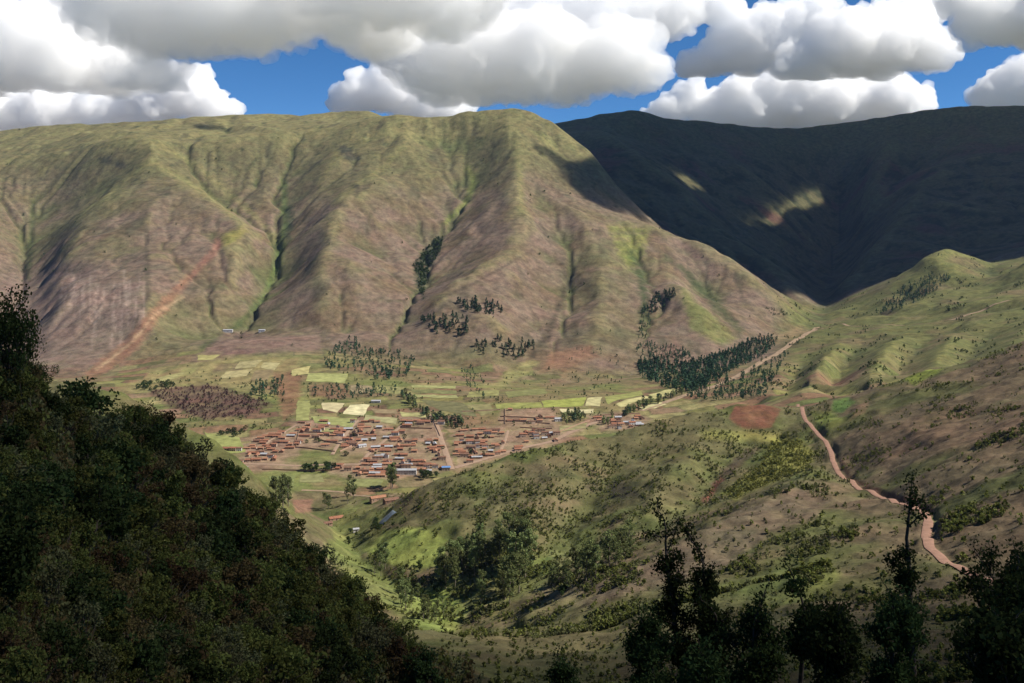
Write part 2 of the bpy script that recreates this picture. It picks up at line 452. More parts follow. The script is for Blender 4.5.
# massif
h = Z + 90 * n_big + 40 * n_mid
mcol = mix(np.broadcast_to(PINK, col.shape), BROWN, sstep(-0.3, 0.5, n_mid))
mcol = mix(mcol, OLIVE, sstep(330, 620, h) * 0.95)
mcol = mix(mcol, YELG, sstep(560, 780, h) * (0.5 + 0.5 * sstep(-0.4, 0.4, n_mid)))
mcol = mix(mcol, OLIVE, sstep(0.15, 0.6, n_big) * 0.8)
mcol = mix(mcol, GREEN, sstep(0.8, 4.5, hollow) * 0.75 * (0.6 + 0.4 * sstep(-.4, .4, n_mid)))
lacc = np.log10(np.maximum(ACC, 1))
mcol = mix(mcol, C(84,88,48), sstep(4.5, 5.6, lacc) * 0.45)
mcol = mix(mcol, C(78,84,52), sstep(5.2, 6.0, lacc) * sstep(-0.15, 0.25, n_mid) * 0.75)
mcol = mix(mcol, YELG, sstep(1.0, 4.0, -hollow) * 0.45)
mcol = mix(mcol, C(88,84,62), sstep(0.25, 0.6, fbm(GX / 60, GY / 200, 5, 71)) * 0.55)
mcol = mix(mcol, DARKG, sstep(0.42, 0.62, fbm(GX / 45, GY / 45, 5, 75)) * sstep(380, 520, Z) * 0.6)
mm = sstep(2000, 2250, GY + 60 * n_mid)
col = mix(col, mcol, mm)
# dark mountain beyond the gorge: dull puna grass
dm = sstep(3600, 3900, GY) * sstep(560, 640, GP + (GY - 4000) * 0.0) * (sstep(300, 0, 0 * GY) if False else 1)
dark = mix(np.broadcast_to(C(100,96,60), col.shape), C(104,66,58), sstep(0.05, 0.35, n_big) * 0.8)
dark = mix(dark, C(52,60,36), sstep(0.0, 0.4, n_mid + 0.5 * n_sm) * 0.85)
dark = mix(dark, C(132,124,72), sstep(0.8, 3.0, -hollow) * 0.5)
dark = mix(dark, C(118,116,66), sstep(700, 950, Z + 80 * n_mid) * 0.6)
dark = mix(dark, C(44,54,36), sstep(5.0, 6.2, lacc) * 0.8)
isdark = sstep(3600, 3900, GY) * ((GP > 600) | ((GY > 4250) & (GP > 545)))
col = mix(col, dark, isdark)
# right-hand sunlit hills
rh = sstep(1400, 1600, GY) * (1 - sstep(3550, 3700, GY)) * sstep(765, 800, GP)
rcol = mix(np.broadcast_to(C(112,112,60), col.shape), C(124,106,74), sstep(0, .5, n_mid) * 0.7)
rcol = mix(rcol, C(74,82,46), sstep(1.0, 4.0, hollow) * 0.8)
rcol = mix(rcol, C(132,130,66), sstep(1.0, 3.5, -hollow) * 0.6)
col = mix(col, rcol, rh)
# valley floor
vf = sstep(1240, 1330, GY) * (1 - sstep(2000, 2200, GY)) * (1 - sstep(70, 110, Z))
vcol = mix(np.broadcast_to(C(132,116,76), col.shape), C(120,124,64), sstep(-0.2, 0.5, n_mid))
vcol = mix(vcol, C(140,104,78), sstep(0.2, 0.6, n_big) * 0.6)
def parcels(X, Y, sx, sy, turn, seed):
    c_, s_ = math.cos(turn), math.sin(turn)
    u = (X * c_ + Y * s_) / sx + 0.15 * gnoise(X / 60, Y / 60, seed); v = (-X * s_ + Y * c_) / sy + 0.15 * gnoise(X / 60, Y / 60, seed + 1)
    row = np.floor(v); u = u + _hash(row, row * 0, seed) / 65536.0
    cell = np.floor(u); wd = 0.5 - np.abs(u - cell - 0.5); wv = 0.5 - np.abs(v - row - 0.5)
    return _hash(cell, row, seed + 2) / 65536.0, _hash(cell, row, seed + 3) / 65536.0, np.minimum(wd * sx, wv * sy)
pal = np.array([C(148,136,84), C(132,128,66), C(146,108,80), C(126,92,72), C(112,118,60), C(160,148,92), C(138,120,84), C(104,104,58), C(150,118,92), C(140,140,72)])
pa, pb, pe = parcels(GX, GY, 62, 34, 0.25, 301)
pcol = pal[(pa * len(pal)).astype(int)]
pcol = mix(pcol, C(78,82,48), (1 - sstep(0.8, 2.6, pe)) * 0.7)        # hedge banks
pk = (sstep(-0.35, 0.1, n_big) * 0.85) * sstep(0.12, 0.2, pb)
vcol = mix(vcol, pcol, pk)
col = mix(col, vcol, vf)
# lower fans carry crops too
fan = sstep(1990, 2060, GY) * (1 - sstep(2230, 2330, GY)) * (1 - sstep(85, 125, Z)) * (GP < 800)
col = mix(col, mix(vcol, pcol, pk * 0.6), fan * 0.75)
# scrub ridge, ravine and right hill
md = sstep(300, 400, GY) * (1 - sstep(1260, 1330, GY))
scol = mix(np.broadcast_to(C(112,104,66), col.shape), C(100,106,52), sstep(-0.2, 0.45, n_mid))
scol = mix(scol, C(128,108,80), sstep(0.15, 0.5, n_big + 0.4 * n_sm) * 0.8)
scol = mix(scol, C(84,92,44), sstep(0.6, 3.5, hollow) * 0.6)
rhill = sstep(800, 850, GP - (GY - 800) * 0.02) * (GP > 790)
scol = mix(scol, mix(np.broadcast_to(C(116,98,72), col.shape), C(98,98,54), sstep(0.0, 0.5, n_mid)), rhill)
col = mix(col, scol, md)
nr = 1 - sstep(300, 400, GY)
ncol = mix(np.broadcast_to(C(84,72,46), col.shape), C(76,80,38), sstep(-0.3, 0.3, n_sm))
col = mix(col, ncol, nr)

def paint(poly, c, soft=2.0, wob=1.5, k=1.0, yr=(0, 1e9), rgb=True):
    """land cover inside a patch of ground given by its corners as seen; soft edge and wobble in rows"""
    poly = np.array(poly, float)
    x0, y0 = poly.min(0) - 6; x1, y1 = poly.max(0) + 6
    sel = (GP > x0) & (GP < x1) & (PYV > y0) & (PYV < y1) & (GY > yr[0]) & (GY < yr[1])
    jj, ii = np.nonzero(sel)
    if len(jj) == 0: return
    X = GX[jj, ii]; Yw = GY[jj, ii]
    px = GP[jj, ii] + wob * gnoise(X / 14, Yw / 14, 81); py = PYV[jj, ii] + 0.5 * wob * gnoise(X / 14, Yw / 14, 82)
    inside = np.zeros(len(px), bool); dist = np.full(len(px), 1e9)
    n = len(poly)
    for a in range(n):
        p, q = poly[a], poly[(a + 1) % n]
        cond = ((p[1] > py) != (q[1] > py))
        xi = (q[0] - p[0]) * (py - p[1]) / ((q[1] - p[1]) if q[1] != p[1] else 1e-9) + p[0]
        inside ^= cond & (px < xi)
        d = q - p; t = np.clip(((px - p[0]) * d[0] + (py - p[1]) * d[1]) / max(d @ d, 1e-9), 0, 1)
        dist = np.minimum(dist, np.hypot(px - p[0] - t * d[0], py - p[1] - t * d[1]))
    f = np.clip(0.5 + np.where(inside, dist, -dist) / soft, 0, 1) * k
    f *= 0.85 + 0.15 * np.clip(gnoise(X / 20, Yw / 20, 83) * 2 + 0.5, 0, 1)
    c = C(*c)
    col[jj, ii] = col[jj, ii] * (1 - f[:, None]) + c * f[:, None]

def strip(pts, w, c, **kw):
    pts = np.array(pts, float)
    t = np.gradient(pts, axis=0); nrm = np.stack([-t[:, 1], t[:, 0]], 1); nrm /= np.linalg.norm(nrm, axis=1)[:, None]
    w = np.asarray(w, float) * 0.5
    w = w[:, None] if w.ndim else w
    paint(np.concatenate([pts + nrm * w, (pts - nrm * w)[::-1]]), c, **kw)

FAR = (1900, 3800); VAL = (1240, 2500); MID = (520, 1330)
# the massif: bare pink lower face, landslip scars, gullies, shrub patches
paint([(0,270),(60,262),(140,280),(150,330),(110,372),(0,372)], (136,112,100), 16, 6, 0.8, FAR)
for q in range(26):
    x = 60 + 95 * random.random(); y = 268 + 40 * random.random(); l = 14 + 34 * random.random()
    strip([(x, y), (x - 1 + 3 * random.random(), y + l * .5), (x - 3 + 5 * random.random(), y + l)], 1.6 + 1.6 * random.random(), (178,152,134), soft=1.6, k=0.55, yr=FAR)
strip([(190,276),(172,296),(152,318),(130,346),(104,366),(86,377)], [5,9,12,14,14,8], (152,108,80), soft=5, wob=3, k=0.9, yr=FAR)
strip([(184,297),(158,312),(150,320),(138,336),(122,350),(96,370)], 3, (184,150,112), soft=2.5, k=0.8, yr=FAR)
strip([(220,240),(214,252),(196,270),(190,280)], [8,8,6,4], (152,104,84), soft=4, k=0.8, yr=FAR)
for rl in ([(149,138),(200,168),(250,211),(278,241)], [(152,161),(200,190),(245,225),(262,240)], [(152,161),(120,185),(88,208),(76,222)], [(404,146),(383,168),(352,188),(332,205)],
           [(345,126),(338,150),(318,188)], [(514,140),(520,175),(522,215)], [(683,290),(702,320),(718,342)], [(60,150),(40,175)], [(520,120),(545,140),(556,150)]):
    strip(rl, 5, (144,138,80), soft=5, wob=4, k=0.65, yr=FAR)
paint([(222,236),(240,226),(248,230),(236,242),(222,247)], (146,140,60), 4, 3, 0.8, FAR)
strip([(146,225),(147,262),(148,300)], [3,4,5], (92,82,66), soft=3, k=0.7, yr=FAR)
strip([(33,200),(31,240),(28,280)], [4,5,5], (78,84,50), soft=4, k=0.8, yr=FAR)
strip([(284,180),(285,226),(281,243),(278,264),(262,299)], [5,7,8,7,5], (98,116,56), soft=5, k=0.85, yr=FAR)
strip([(289,205),(290,225),(286,240)], [8,9,6], (66,78,52), soft=4, wob=4, k=0.8, yr=FAR)
strip([(263,299),(234,329),(200,349)], [5,5,4], (84,98,52), soft=4, k=0.8, yr=FAR)
paint([(434,240),(444,236),(440,252),(430,268),(426,280),(424,300),(418,290),(413,266),(420,256)], (58,68,46), 4, 4, 0.95, FAR)
strip([(444,224),(468,200),(474,180),(466,165)], [4,6,7,5], (130,138,62), soft=4, wob=3, k=0.8, yr=FAR)
strip([(534,249),(500,269),(470,285),(437,300)], 2.2, (92,78,64), soft=2, k=0.8, yr=FAR)
strip([(562,258),(569,282),(560,303),(546,338),(530,358)], [5,5,6,8,6], (78,70,54), soft=4, wob=3, k=0.75, yr=FAR)
paint([(606,225),(628,222),(650,230),(640,262),(628,270),(618,250)], (136,140,60), 7, 4, 0.8, FAR)
strip([(630,250),(640,272),(645,300),(644,322)], [6,8,8,6], (70,86,48), soft=5, wob=4, k=0.8, yr=FAR)
strip([(664,258),(684,270),(704,291),(727,315),(742,333)], [4,6,8,8,6], (76,84,50), soft=5, wob=4, k=0.8, yr=FAR)
paint([(683,290),(738,338),(722,345),(690,330)], (120,124,62), 5, 3, 0.8, FAR)
paint([(655,352),(678,340),(694,362),(660,368)], (136,106,90), 6, 3, 0.8, FAR)
paint([(552,352),(590,345),(596,358),(575,366),(540,372)], (150,108,80), 6, 4, 0.8, FAR)
paint([(505,372),(528,360),(540,362),(520,378),(490,392)], (152,144,84), 4, 3, 0.85, FAR)
paint([(758,345),(800,325),(812,332),(790,340)], (150,124,88), 4, 2, 0.7, (2200, 3300))
for (x, y, w_, h_) in ((106,160,8,5),(120,165,10,4),(345,150,10,6),(352,158,9,5),(356,187,4,3),(253,208,3,4)):
    paint([(x-w_,y-h_*.3),(x,y-h_),(x+w_,y+h_*.2),(x,y+h_)], (66,66,56), 3, 4, 0.85, (2300, 5200))
for q in range(46):                                   # cattle terraces and soil bands that follow the contour
    x = 20 + 720 * random.random(); y = 215 + 110 * random.random(); l = 12 + 40 * random.random()
    strip([(x - l, y + 2 * random.random()), (x, y), (x + l, y + 3 * random.random())], 1.5 + 2 * random.random(), random.choice([(96,94,62),(146,118,100),(86,84,58)]), soft=3, wob=4, k=0.45, yr=FAR)
# fields on the fan above the village
paint([(112,390),(190,362),(240,356),(312,357),(290,374),(245,392),(205,382),(140,392)], (150,136,84), 4, 3, 0.9, VAL)
paint([(225,330),(320,338),(322,352),(240,355),(190,362),(210,345)], (132,104,92), 6, 3, 0.8, (1900,2700))
paint([(150,392),(205,384),(245,394),(272,404),(245,416),(205,420),(168,406)], (104,76,68), 6, 5, 0.8, VAL)
paint([(272,373),(302,371),(299,408),(284,420),(278,398)], (140,98,72), 4, 3, 0.8, VAL)
paint([(310,384),(345,384),(350,396),(310,398)], (138,98,74), 4, 2, 0.7, VAL)
for q in range(9):
    x = 150 + q * 17; paint([(x, 372 - q * 1.6), (x + 14, 370 - q * 1.6), (x + 8, 378 - q * 1.6), (x - 7, 380 - q * 1.6)], random.choice([(166,152,92),(144,120,78),(158,150,86),(136,116,84)]), 1.6, 1, 0.8, VAL)
# valley floor below the village
paint([(262,470),(330,471),(392,477),(388,487),(300,488),(262,482)], (126,130,66), 3, 2, 0.9, VAL)
paint([(306,479),(335,478),(345,485),(315,488)], (146,118,88), 4, 2, 0.6, VAL)
paint([(290,492),(345,491),(350,497),(300,500)], (128,110,78), 2, 2, 0.8, VAL)
paint([(292,500),(312,499),(312,512),(296,513)], (160,112,92), 2, 1, 0.8, (900, 1400))
# trodden earth of the village
EARTH = (160,128,104)
for poly in ([(240,444),(262,434),(298,428),(304,440),(298,455),(280,464),(240,466)], [(292,422),(320,418),(350,426),(346,440),(330,450),(298,448)], [(348,419),(380,418),(395,430),(372,450),(345,455),(340,440)],
             [(370,446),(402,428),(442,424),(456,470),(400,478),(356,468)], [(452,430),(502,426),(510,440),(500,458),(458,470)], [(506,430),(560,426),(592,424),(560,444),(520,454),(500,460)], [(586,416),(622,412),(652,419),(642,430),(600,432)],
             [(328,463),(400,468),(400,480),(350,479),(328,473)], [(398,416),(434,414),(440,426),(402,428)], [(500,409),(556,408),(556,426),(502,427)], [(218,460),(248,462),(300,464),(300,470),(220,472)]):
    paint(poly, EARTH, 5, 4, 0.82, VAL)
# ravine meadows
paint([(330,520),(352,512),(365,528),(350,545),(336,548)], (134,136,70), 4, 3, 0.85, MID)
paint([(384,530),(420,527),(447,540),(441,566),(402,568),(362,549)], (148,160,68), 4, 3, 0.95, MID)
paint([(372,510),(402,508),(405,522),(380,524)], (124,128,64), 3, 3, 0.8, MID)
paint([(400,604),(440,598),(455,622),(415,630)], (122,134,50), 5, 3, 0.85, MID)
paint([(528,562),(552,556),(562,566),(542,576),(528,574)], (92,120,54), 2, 1, 0.9, MID)
paint([(470,556),(512,556),(520,590),(478,598)], (152,122,88), 5, 4, 0.6, MID)
paint([(545,552),(572,548),(590,560),(560,575)], (134,134,76), 4, 3, 0.7, MID)
paint([(484,588),(494,588),(496,604),(486,606)], (168,132,104), 2, 1, 0.7, MID)
paint([(340,508),(372,504),(384,520),(372,548),(352,552),(338,530)], (128,132,66), 6, 4, 0.7, MID)
paint([(440,560),(500,545),(540,552),(560,575),(520,600),(460,612),(430,600)], (128,138,62), 8, 5, 0.75, MID)
paint([(395,590),(440,585),(470,612),(455,634),(410,632)], (138,150,64), 6, 4, 0.85, MID)
paint([(326,540),(345,540),(372,566),(405,590),(436,616),(446,640),(424,644),(384,606),(350,580),(326,556)], (122,132,62), 5, 4, 0.85, (480, 1330))
# scrub ridge: bare patches, red gully, yellow-green bush land
for (x, y, w_, h_) in ((520,470,38,10),(548,505,30,8),(470,465,24,5),(600,475,16,6),(560,458,22,5)):
    paint([(x-w_,y),(x-w_*.3,y-h_),(x+w_,y-h_*.4),(x+w_*.5,y+h_)], (132,112,80), 6, 6, 0.7, MID)
paint([(735,406),(766,403),(781,410),(771,428),(743,429),(729,418)], (130,82,60), 2, 1, 1.0, MID)
paint([(700,430),(735,430),(770,432),(800,436),(790,444),(740,440),(705,440)], (140,134,62), 5, 3, 0.8, MID)
paint([(772,440),(800,440),(815,455),(806,470),(780,480),(750,492),(735,500),(722,493),(760,464)], (136,136,52), 5, 4, 0.9, MID)
strip([(758,447),(740,460),(724,474),(714,488),(704,500)], [6,8,8,8,6], (92,74,62), soft=4, wob=4, k=0.8, yr=MID)
strip([(722,478),(714,488),(704,502)], [3,5,5], (138,84,64), soft=3, k=0.9, yr=MID)
paint([(660,500),(705,512),(660,522),(640,515)], (150,140,84), 5, 3, 0.5, MID)
paint([(606,484),(618,480),(632,486),(640,496),(622,500),(610,496)], (62,54,46), 4, 5, 0.85, MID)
paint([(584,486),(600,480),(604,490),(590,494)], (78,70,54), 4, 5, 0.7, MID)
paint([(530,474),(560,468),(572,474),(545,482)], (86,84,52), 4, 6, 0.6, MID)
# brown pasture on the shoulder
paint([(655,555),(700,530),(745,508),(800,488),(830,500),(815,520),(770,535),(720,570),(650,590),(580,606),(500,625),(500,612),(580,590)], (122,102,82), 8, 5, 0.85, (330, 1000))
paint([(480,610),(560,600),(600,592),(560,612),(500,625)], (128,124,68), 5, 4, 0.6, (330, 1000))
paint([(796,575),(828,566),(842,575),(826,592),(800,596),(784,604)], (126,130,58), 5, 3, 0.8, (250, 900))  # sunlit gap in the cloud shade, painted as lighter green ground
# right hill
paint([(833,400),(848,397),(856,402),(842,413),(832,411)], (100,132,56), 2, 1, 0.9, MID)
paint([(812,412),(832,412),(845,420),(828,430),(815,424)], (122,132,50), 4, 3, 0.8, MID)
paint([(905,379),(940,361),(948,365),(914,386)], (140,150,48), 2.5, 2, 0.9, MID)
paint([(968,356),(1000,344),(1006,350),(975,360)], (128,138,52), 3, 3, 0.7, MID)
paint([(858,405),(868,400),(866,412),(850,420)], (140,106,78), 3, 2, 0.7, MID)
paint([(870,440),(940,415),(1000,405),(1024,410),(1024,440),(950,455),(880,462)], (124,98,74), 12, 8, 0.7, (400, 1250))

# ------------------------------------------------------------------ draped sheets: fields and roads
def flat_mat(name, c, scale=0.2, amt=0.25, stripes=None):
    m = bpy.data.materials.new(name); m.use_nodes = True
    nt = m.node_tree; N = nt.nodes; L = nt.links; b = N['Principled BSDF']
    b.inputs['Roughness'].default_value = 0.95; b.inputs['Specular IOR Level'].default_value = 0.1
    tc = N.new('ShaderNodeTexCoord'); n = N.new('ShaderNodeTexNoise'); L.new(tc.outputs['Object'], n.inputs['Vector'])
    n.inputs['Scale'].default_value = scale; n.inputs['Detail'].default_value = 8
    mr = N.new('ShaderNodeMapRange'); L.new(n.outputs[0], mr.inputs[0])
    for k, v in zip((1, 2, 3, 4), (0.3, 0.7, 1 - amt, 1 + amt)): mr.inputs[k].default_value = v
    vm = N.new('ShaderNodeVectorMath'); vm.operation = 'SCALE'; vm.inputs[0].default_value = c
    L.new(mr.outputs[0], vm.inputs['Scale']); L.new(vm.outputs[0], b.inputs['Base Color'])
    return m

def field(corners, c, off=0.35, n=10):
    P4 = []
    for (px, py) in corners:
        h_ = hit(px, py, 1250)
        P4.append(h_[:2])
    P4 = np.array(P4)
    s, t = np.meshgrid(np.linspace(0, 1, n), np.linspace(0, 1, n), indexing='ij')
    X = (P4[0, 0] * (1 - s) + P4[1, 0] * s) * (1 - t) + (P4[3, 0] * (1 - s) + P4[2, 0] * s) * t
    Y = (P4[0, 1] * (1 - s) + P4[1, 1] * s) * (1 - t) + (P4[3, 1] * (1 - s) + P4[2, 1] * s) * t
    X = X + 2.5 * gnoise(X / 30, Y / 30, 5); Y = Y + 5 * gnoise(X / 30, Y / 30, 6)
    Zf = ground(X, Y) + off
    a = (np.arange(n - 1)[:, None] * n + np.arange(n - 1)[None]).ravel()
    me = mesh_np('field', np.stack([X, Y, Zf], -1).reshape(-1, 3), np.stack([a, a + n, a + n + 1, a + 1], -1))
    me.materials.append(flat_mat('crop', tuple(C(*c) * 1.0 + 0.12 * C(*c).mean() * np.array([1.1, 1.0, 0.8])), 0.08, 0.3))
    o = bpy.data.objects.new('field', me); COL.objects.link(o); o['kind'] = 'structure'
    return o
FIELDS = [
 ([(323,402.5),(344,403.5),(338,413),(322,410)], (196,180,126)), ([(350,405),(371,404),(363,416),(343,414)], (212,200,142)),
 ([(297,401),(310,401),(309,421),(296,421)], (148,148,74)), ([(311,416),(358,418),(352,427),(314,423)], (150,152,78)),
 ([(365,415),(398,418),(395,424),(364,421)], (158,152,96)), ([(308,373),(348,374),(345,383),(306,381)], (158,160,82)),
 ([(291,370),(310,366),(308,374),(292,376)], (176,164,92)), ([(264,362),(280,363),(274,370),(261,368)], (172,160,100)),
 ([(198,355.5),(220,355),(212,360),(197,360.5)], (168,158,84)), ([(205,432),(240,438),(246,452),(214,455)], (146,150,70)),
 ([(412,385),(456,386),(455,389),(412,388)], (158,158,86)), ([(412,389.5),(456,390.5),(457,394),(413,393)], (122,122,66)), ([(413,394.5),(457,395),(459,398.5),(414,397.5)], (152,150,84)),
 ([(420,400),(463,403),(478,417),(440,411)], (114,110,66)),
 ([(495,404.5),(540,402),(543,408),(497,409)], (146,148,62)), ([(541,401),(586,397),(584,406),(544,408)], (152,158,52)), ([(587,398),(603,397),(599,406),(586,406)], (188,178,114)),
 ([(560,409),(594,409.5),(593,413),(561,412.5)], (198,186,130)), ([(605,397),(640,391),(644,395),(607,404)], (146,148,66)),
 ([(615,404),(645,396),(650,398),(622,408)], (186,176,106)), ([(648,395),(676,387),(681,390),(655,399)], (178,170,98)), ([(240,362),(262,360),(256,367),(234,369)], (160,148,92)), ([(226,372),(252,369),(246,376),(220,379)], (172,158,98)), ([(160,377),(185,372),(178,378),(152,383)], (158,150,84)),
 ([(255,371),(274,369),(268,380),(250,381)], (140,120,78)), ([(318,428),(344,429),(340,434),(318,433)], (152,148,84)), ([(372,409),(396,410),(398,414),(374,413)], (150,128,88)),
 ([(400,412),(424,413),(428,417),(402,417)], (166,160,92)), ([(466,405),(490,404),(494,411),(482,416)], (136,128,74)), ([(470,392),(500,390),(498,396),(466,397)], (144,140,72)),
 ([(505,392),(545,389),(548,394),(508,398)], (128,128,66)), ([(350,385),(372,386),(372,393),(351,393)], (152,132,92)), ([(376,386),(404,387),(404,394),(376,393)], (142,138,76)),
 ([(300,474),(322,474),(324,482),(300,483)], (140,138,78)), ([(346,480),(384,479),(380,486),(348,487)], (132,134,70)), ([(268,476),(296,475),(294,486),(272,487)], (124,132,64)), ([(560,426),(588,423),(586,428),(560,432)], (150,140,86)),
 ([(640,407.5),(660,402),(667,404.5),(646,411)], (190,180,118)),
]
for (q, c) in FIELDS:
    field(q, c)

def ribbon(name, pts, width, mat, ymin=1240, off=0.25, side=0.0, bench=True):
    W = np.array([hit(px, py, ymin)[:2] for (px, py) in pts])
    d = np.r_[0, np.cumsum(np.hypot(*np.diff(W, axis=0).T))]
    step = max(3.0, d[-1] / 500)
    s = np.linspace(0, d[-1], int(d[-1] / step) + 2)
    X = np.interp(s, d, W[:, 0]); Y = np.interp(s, d, W[:, 1])
    def smooth(A, m_):
        k = max(3, int(m_ / step)) | 1
        ker = np.hanning(k + 2)[1:-1]; ker /= ker.sum()
        return np.convolve(np.pad(A, k // 2, mode='edge'), ker, 'valid')
    X = smooth(X, 25); Y = smooth(Y, 25)
    tx, ty = np.gradient(X), np.gradient(Y); l = np.hypot(tx, ty) + 1e-9
    nx_, ny_ = -ty / l, tx / l
    m_ = 7
    wid = width * (1 + 0.07 * fbm(s / 14, s * 0 + 3, 3, 4))
    offs = (np.linspace(-0.5, 0.5, m_)[None] * wid[:, None]) + side
    XX = X[:, None] + nx_[:, None] * offs; YY = Y[:, None] + ny_[:, None] * offs
    if bench:
        zc = smooth(ground(X, Y), 18)
        ZZ = np.repeat((zc + off)[:, None], m_, 1) - 0.25 * (np.abs(np.linspace(-1, 1, m_)) ** 3)[None]
        R = width / 2 + 1.2
        jj, ii = np.nonzero((GX > X.min() - 9) & (GX < X.max() + 9) & (GY > Y.min() - 9) & (GY < Y.max() + 9))
        for c0 in range(0, len(jj), 20000):
            J, I = jj[c0:c0 + 20000], ii[c0:c0 + 20000]
            best = np.full(len(J), 1e9); bi = np.zeros(len(J), int)
            for q0 in range(0, len(X), 60):
                dd = (GX[J, I][:, None] - X[None, q0:q0 + 60]) ** 2 + (GY[J, I][:, None] - Y[None, q0:q0 + 60]) ** 2
                a_ = dd.argmin(1); v_ = dd[np.arange(len(J)), a_]; up = v_ < best
                best = np.where(up, v_, best); bi = np.where(up, a_ + q0, bi)
            f = 1 - sstep(R, R + 3.5, np.sqrt(best))
            Z[J, I] = Z[J, I] * (1 - f) + (zc[bi] - 0.35) * f
    else:
        ZZ = ground(XX, YY) + off
    n = len(s)
    a = (np.arange(n - 1)[:, None] * m_ + np.arange(m_ - 1)[None]).ravel()
    me = mesh_np(name, np.stack([XX, YY, ZZ], -1).reshape(-1, 3), np.stack([a, a + 1, a + m_ + 1, a + m_], -1))
    me.materials.append(mat)
    o = bpy.data.objects.new(name, me); COL.objects.link(o); o['kind'] = 'structure'
    return X, Y
DIRT = flat_mat('dirt road', tuple(C(168,126,102)), 0.3, 0.15)
STREET = flat_mat('street earth', tuple(C(176,144,116)), 0.2, 0.15)
TRACK = flat_mat('gravel track', tuple(C(168,140,108)), 0.1, 0.25)
BANK = flat_mat('red road cut', tuple(C(96,62,50)), 0.3, 0.35)
ROAD = [(798,404),(803,414),(812,427),(821,437),(830,449),(834,463),(843,478),(858,488),(878,496),(900,503),(917,508),(926,514)]
ROAD2 = [(929,520),(926,534),(929,548),(943,560),(962,569),(990,579),(1024,591)]
ROAD_XY = ribbon('dirt_road', ROAD + ROAD2, 5.0, DIRT, 200, 0.3)
strip([(x + 6, y - 3) for x, y in ROAD[5:]], [2,3,4,5,6,6,5][:len(ROAD) - 5], (92,58,48), soft=2.5, wob=3, k=0.9, yr=MID)
ribbon('street', [(431,414),(437,427),(442,442),(447,456),(452,470)], 9, STREET)
ribbon('street', [(222,463.5),(260,464),(300,465.5),(350,464),(400,466)], 8, STREET)
ribbon('street', [(453,468),(480,460),(507,452),(530,446),(555,440),(580,428),(600,421)], 10, STREET)
ribbon('street', [(358,420),(347,432),(338,445),(332,455)], 6, STREET)
ribbon('street', [(402,425),(385,440),(370,452),(360,463)], 6, STREET)
ribbon('street', [(296,425),(270,440),(255,455),(248,463)], 5, STREET)
ribbon('street', [(508,430),(505,441),(500,452)], 5, STREET)
ribbon('riverbed', [(640,411),(680,397),(715,386),(738,376),(762,361),(785,348),(806,334),(820,327)], 14, TRACK, 1500)
ribbon('track', [(822,328),(850,326),(880,325),(915,324),(951,320),(985,309),(1010,300)], 10, TRACK, 1500)
ribbon('track', [(206,348),(240,344),(280,339),(310,337)], 7, flat_mat('pale track', tuple(C(172,136,112))), 1500)
ribbon('track', [(300,490),(330,491),(345,492),(395,496)], 7, TRACK, 1240)

def finish_ground():
    nv, nx = Z.shape
    j, i = np.meshgrid(np.arange(nv - 1), np.arange(nx - 1), indexing='ij')
    a = (j * nx + i).ravel()
    me = mesh_np('terrain', np.stack([GX, GY, Z], -1).reshape(-1, 3), np.stack([a, a + 1, a + nx + 1, a + nx], -1))
    set_col(me, np.clip(col, 0.005, 0.6).reshape(-1, 3))
    me.materials.append(GROUND)
    o = bpy.data.objects.new('terrain', me); COL.objects.link(o); o['kind'] = 'structure'
    o['label'] = 'valley floor, ravine and grassy mountain slopes'
finish_ground()
# ------------------------------------------------------------------ clouds: real bodies of droplets lit by the sun
def cloud_material(density, tint=(1, 1, 1)):
    m = bpy.data.materials.new('cloud droplets'); m.use_nodes = True
    nt = m.node_tree; N = nt.nodes
    N.remove(N['Principled BSDF'])
    v = N.new('ShaderNodeVolumeScatter'); v.inputs['Color'].default_value = (*tint, 1)
    v.inputs['Density'].default_value = density; v.inputs['Anisotropy'].default_value = 0.0
    nt.links.new(v.outputs[0], N['Material Output'].inputs['Volume'])
    m.cycles.homogeneous_volume = True
    return m
VEIL = cloud_material(0.0018)
CLOUD = cloud_material(0.009, (0.993, 0.997, 1.0)); DECK = cloud_material(0.0036, (0.990, 0.996, 1.0))

def ico(level=2):
    t = (1 + 5 ** 0.5) / 2
    v = [(-1,t,0),(1,t,0),(-1,-t,0),(1,-t,0),(0,-1,t),(0,1,t),(0,-1,-t),(0,1,-t),(t,0,-1),(t,0,1),(-t,0,-1),(-t,0,1)]
    f = [(0,11,5),(0,5,1),(0,1,7),(0,7,10),(0,10,11),(1,5,9),(5,11,4),(11,10,2),(10,7,6),(7,1,8),(3,9,4),(3,4,2),(3,2,6),(3,6,8),(3,8,9),(4,9,5),(2,4,11),(6,2,10),(8,6,7),(9,8,1)]
    v = [np.array(p) / np.linalg.norm(p) for p in v]
    for _ in range(level):
        cache = {}; nf = []
        def midp(a, b):
            k = (min(a, b), max(a, b))
            if k not in cache:
                p = v[a] + v[b]; v.append(p / np.linalg.norm(p)); cache[k] = len(v) - 1
            return cache[k]
        for (a, b, c) in f:
            x, y, z = midp(a, b), midp(b, c), midp(c, a)
            nf += [(a, x, z), (b, y, x), (c, z, y), (x, y, z)]
        f = nf
    return np.array(v), np.array(f)
ICO2 = ico(2); ICO1 = ico(1)

def spheres_mesh(name, cs, rs, unit=ICO1, squash=1.0):
    V, F = unit
    co = (cs[:, None, :] + V[None] * rs[:, None, None] * np.array([1, 1, squash])).reshape(-1, 3)
    fa = (F[None] + (np.arange(len(cs)) * len(V))[:, None, None]).reshape(-1, 3)
    return mesh_np(name, co, fa)

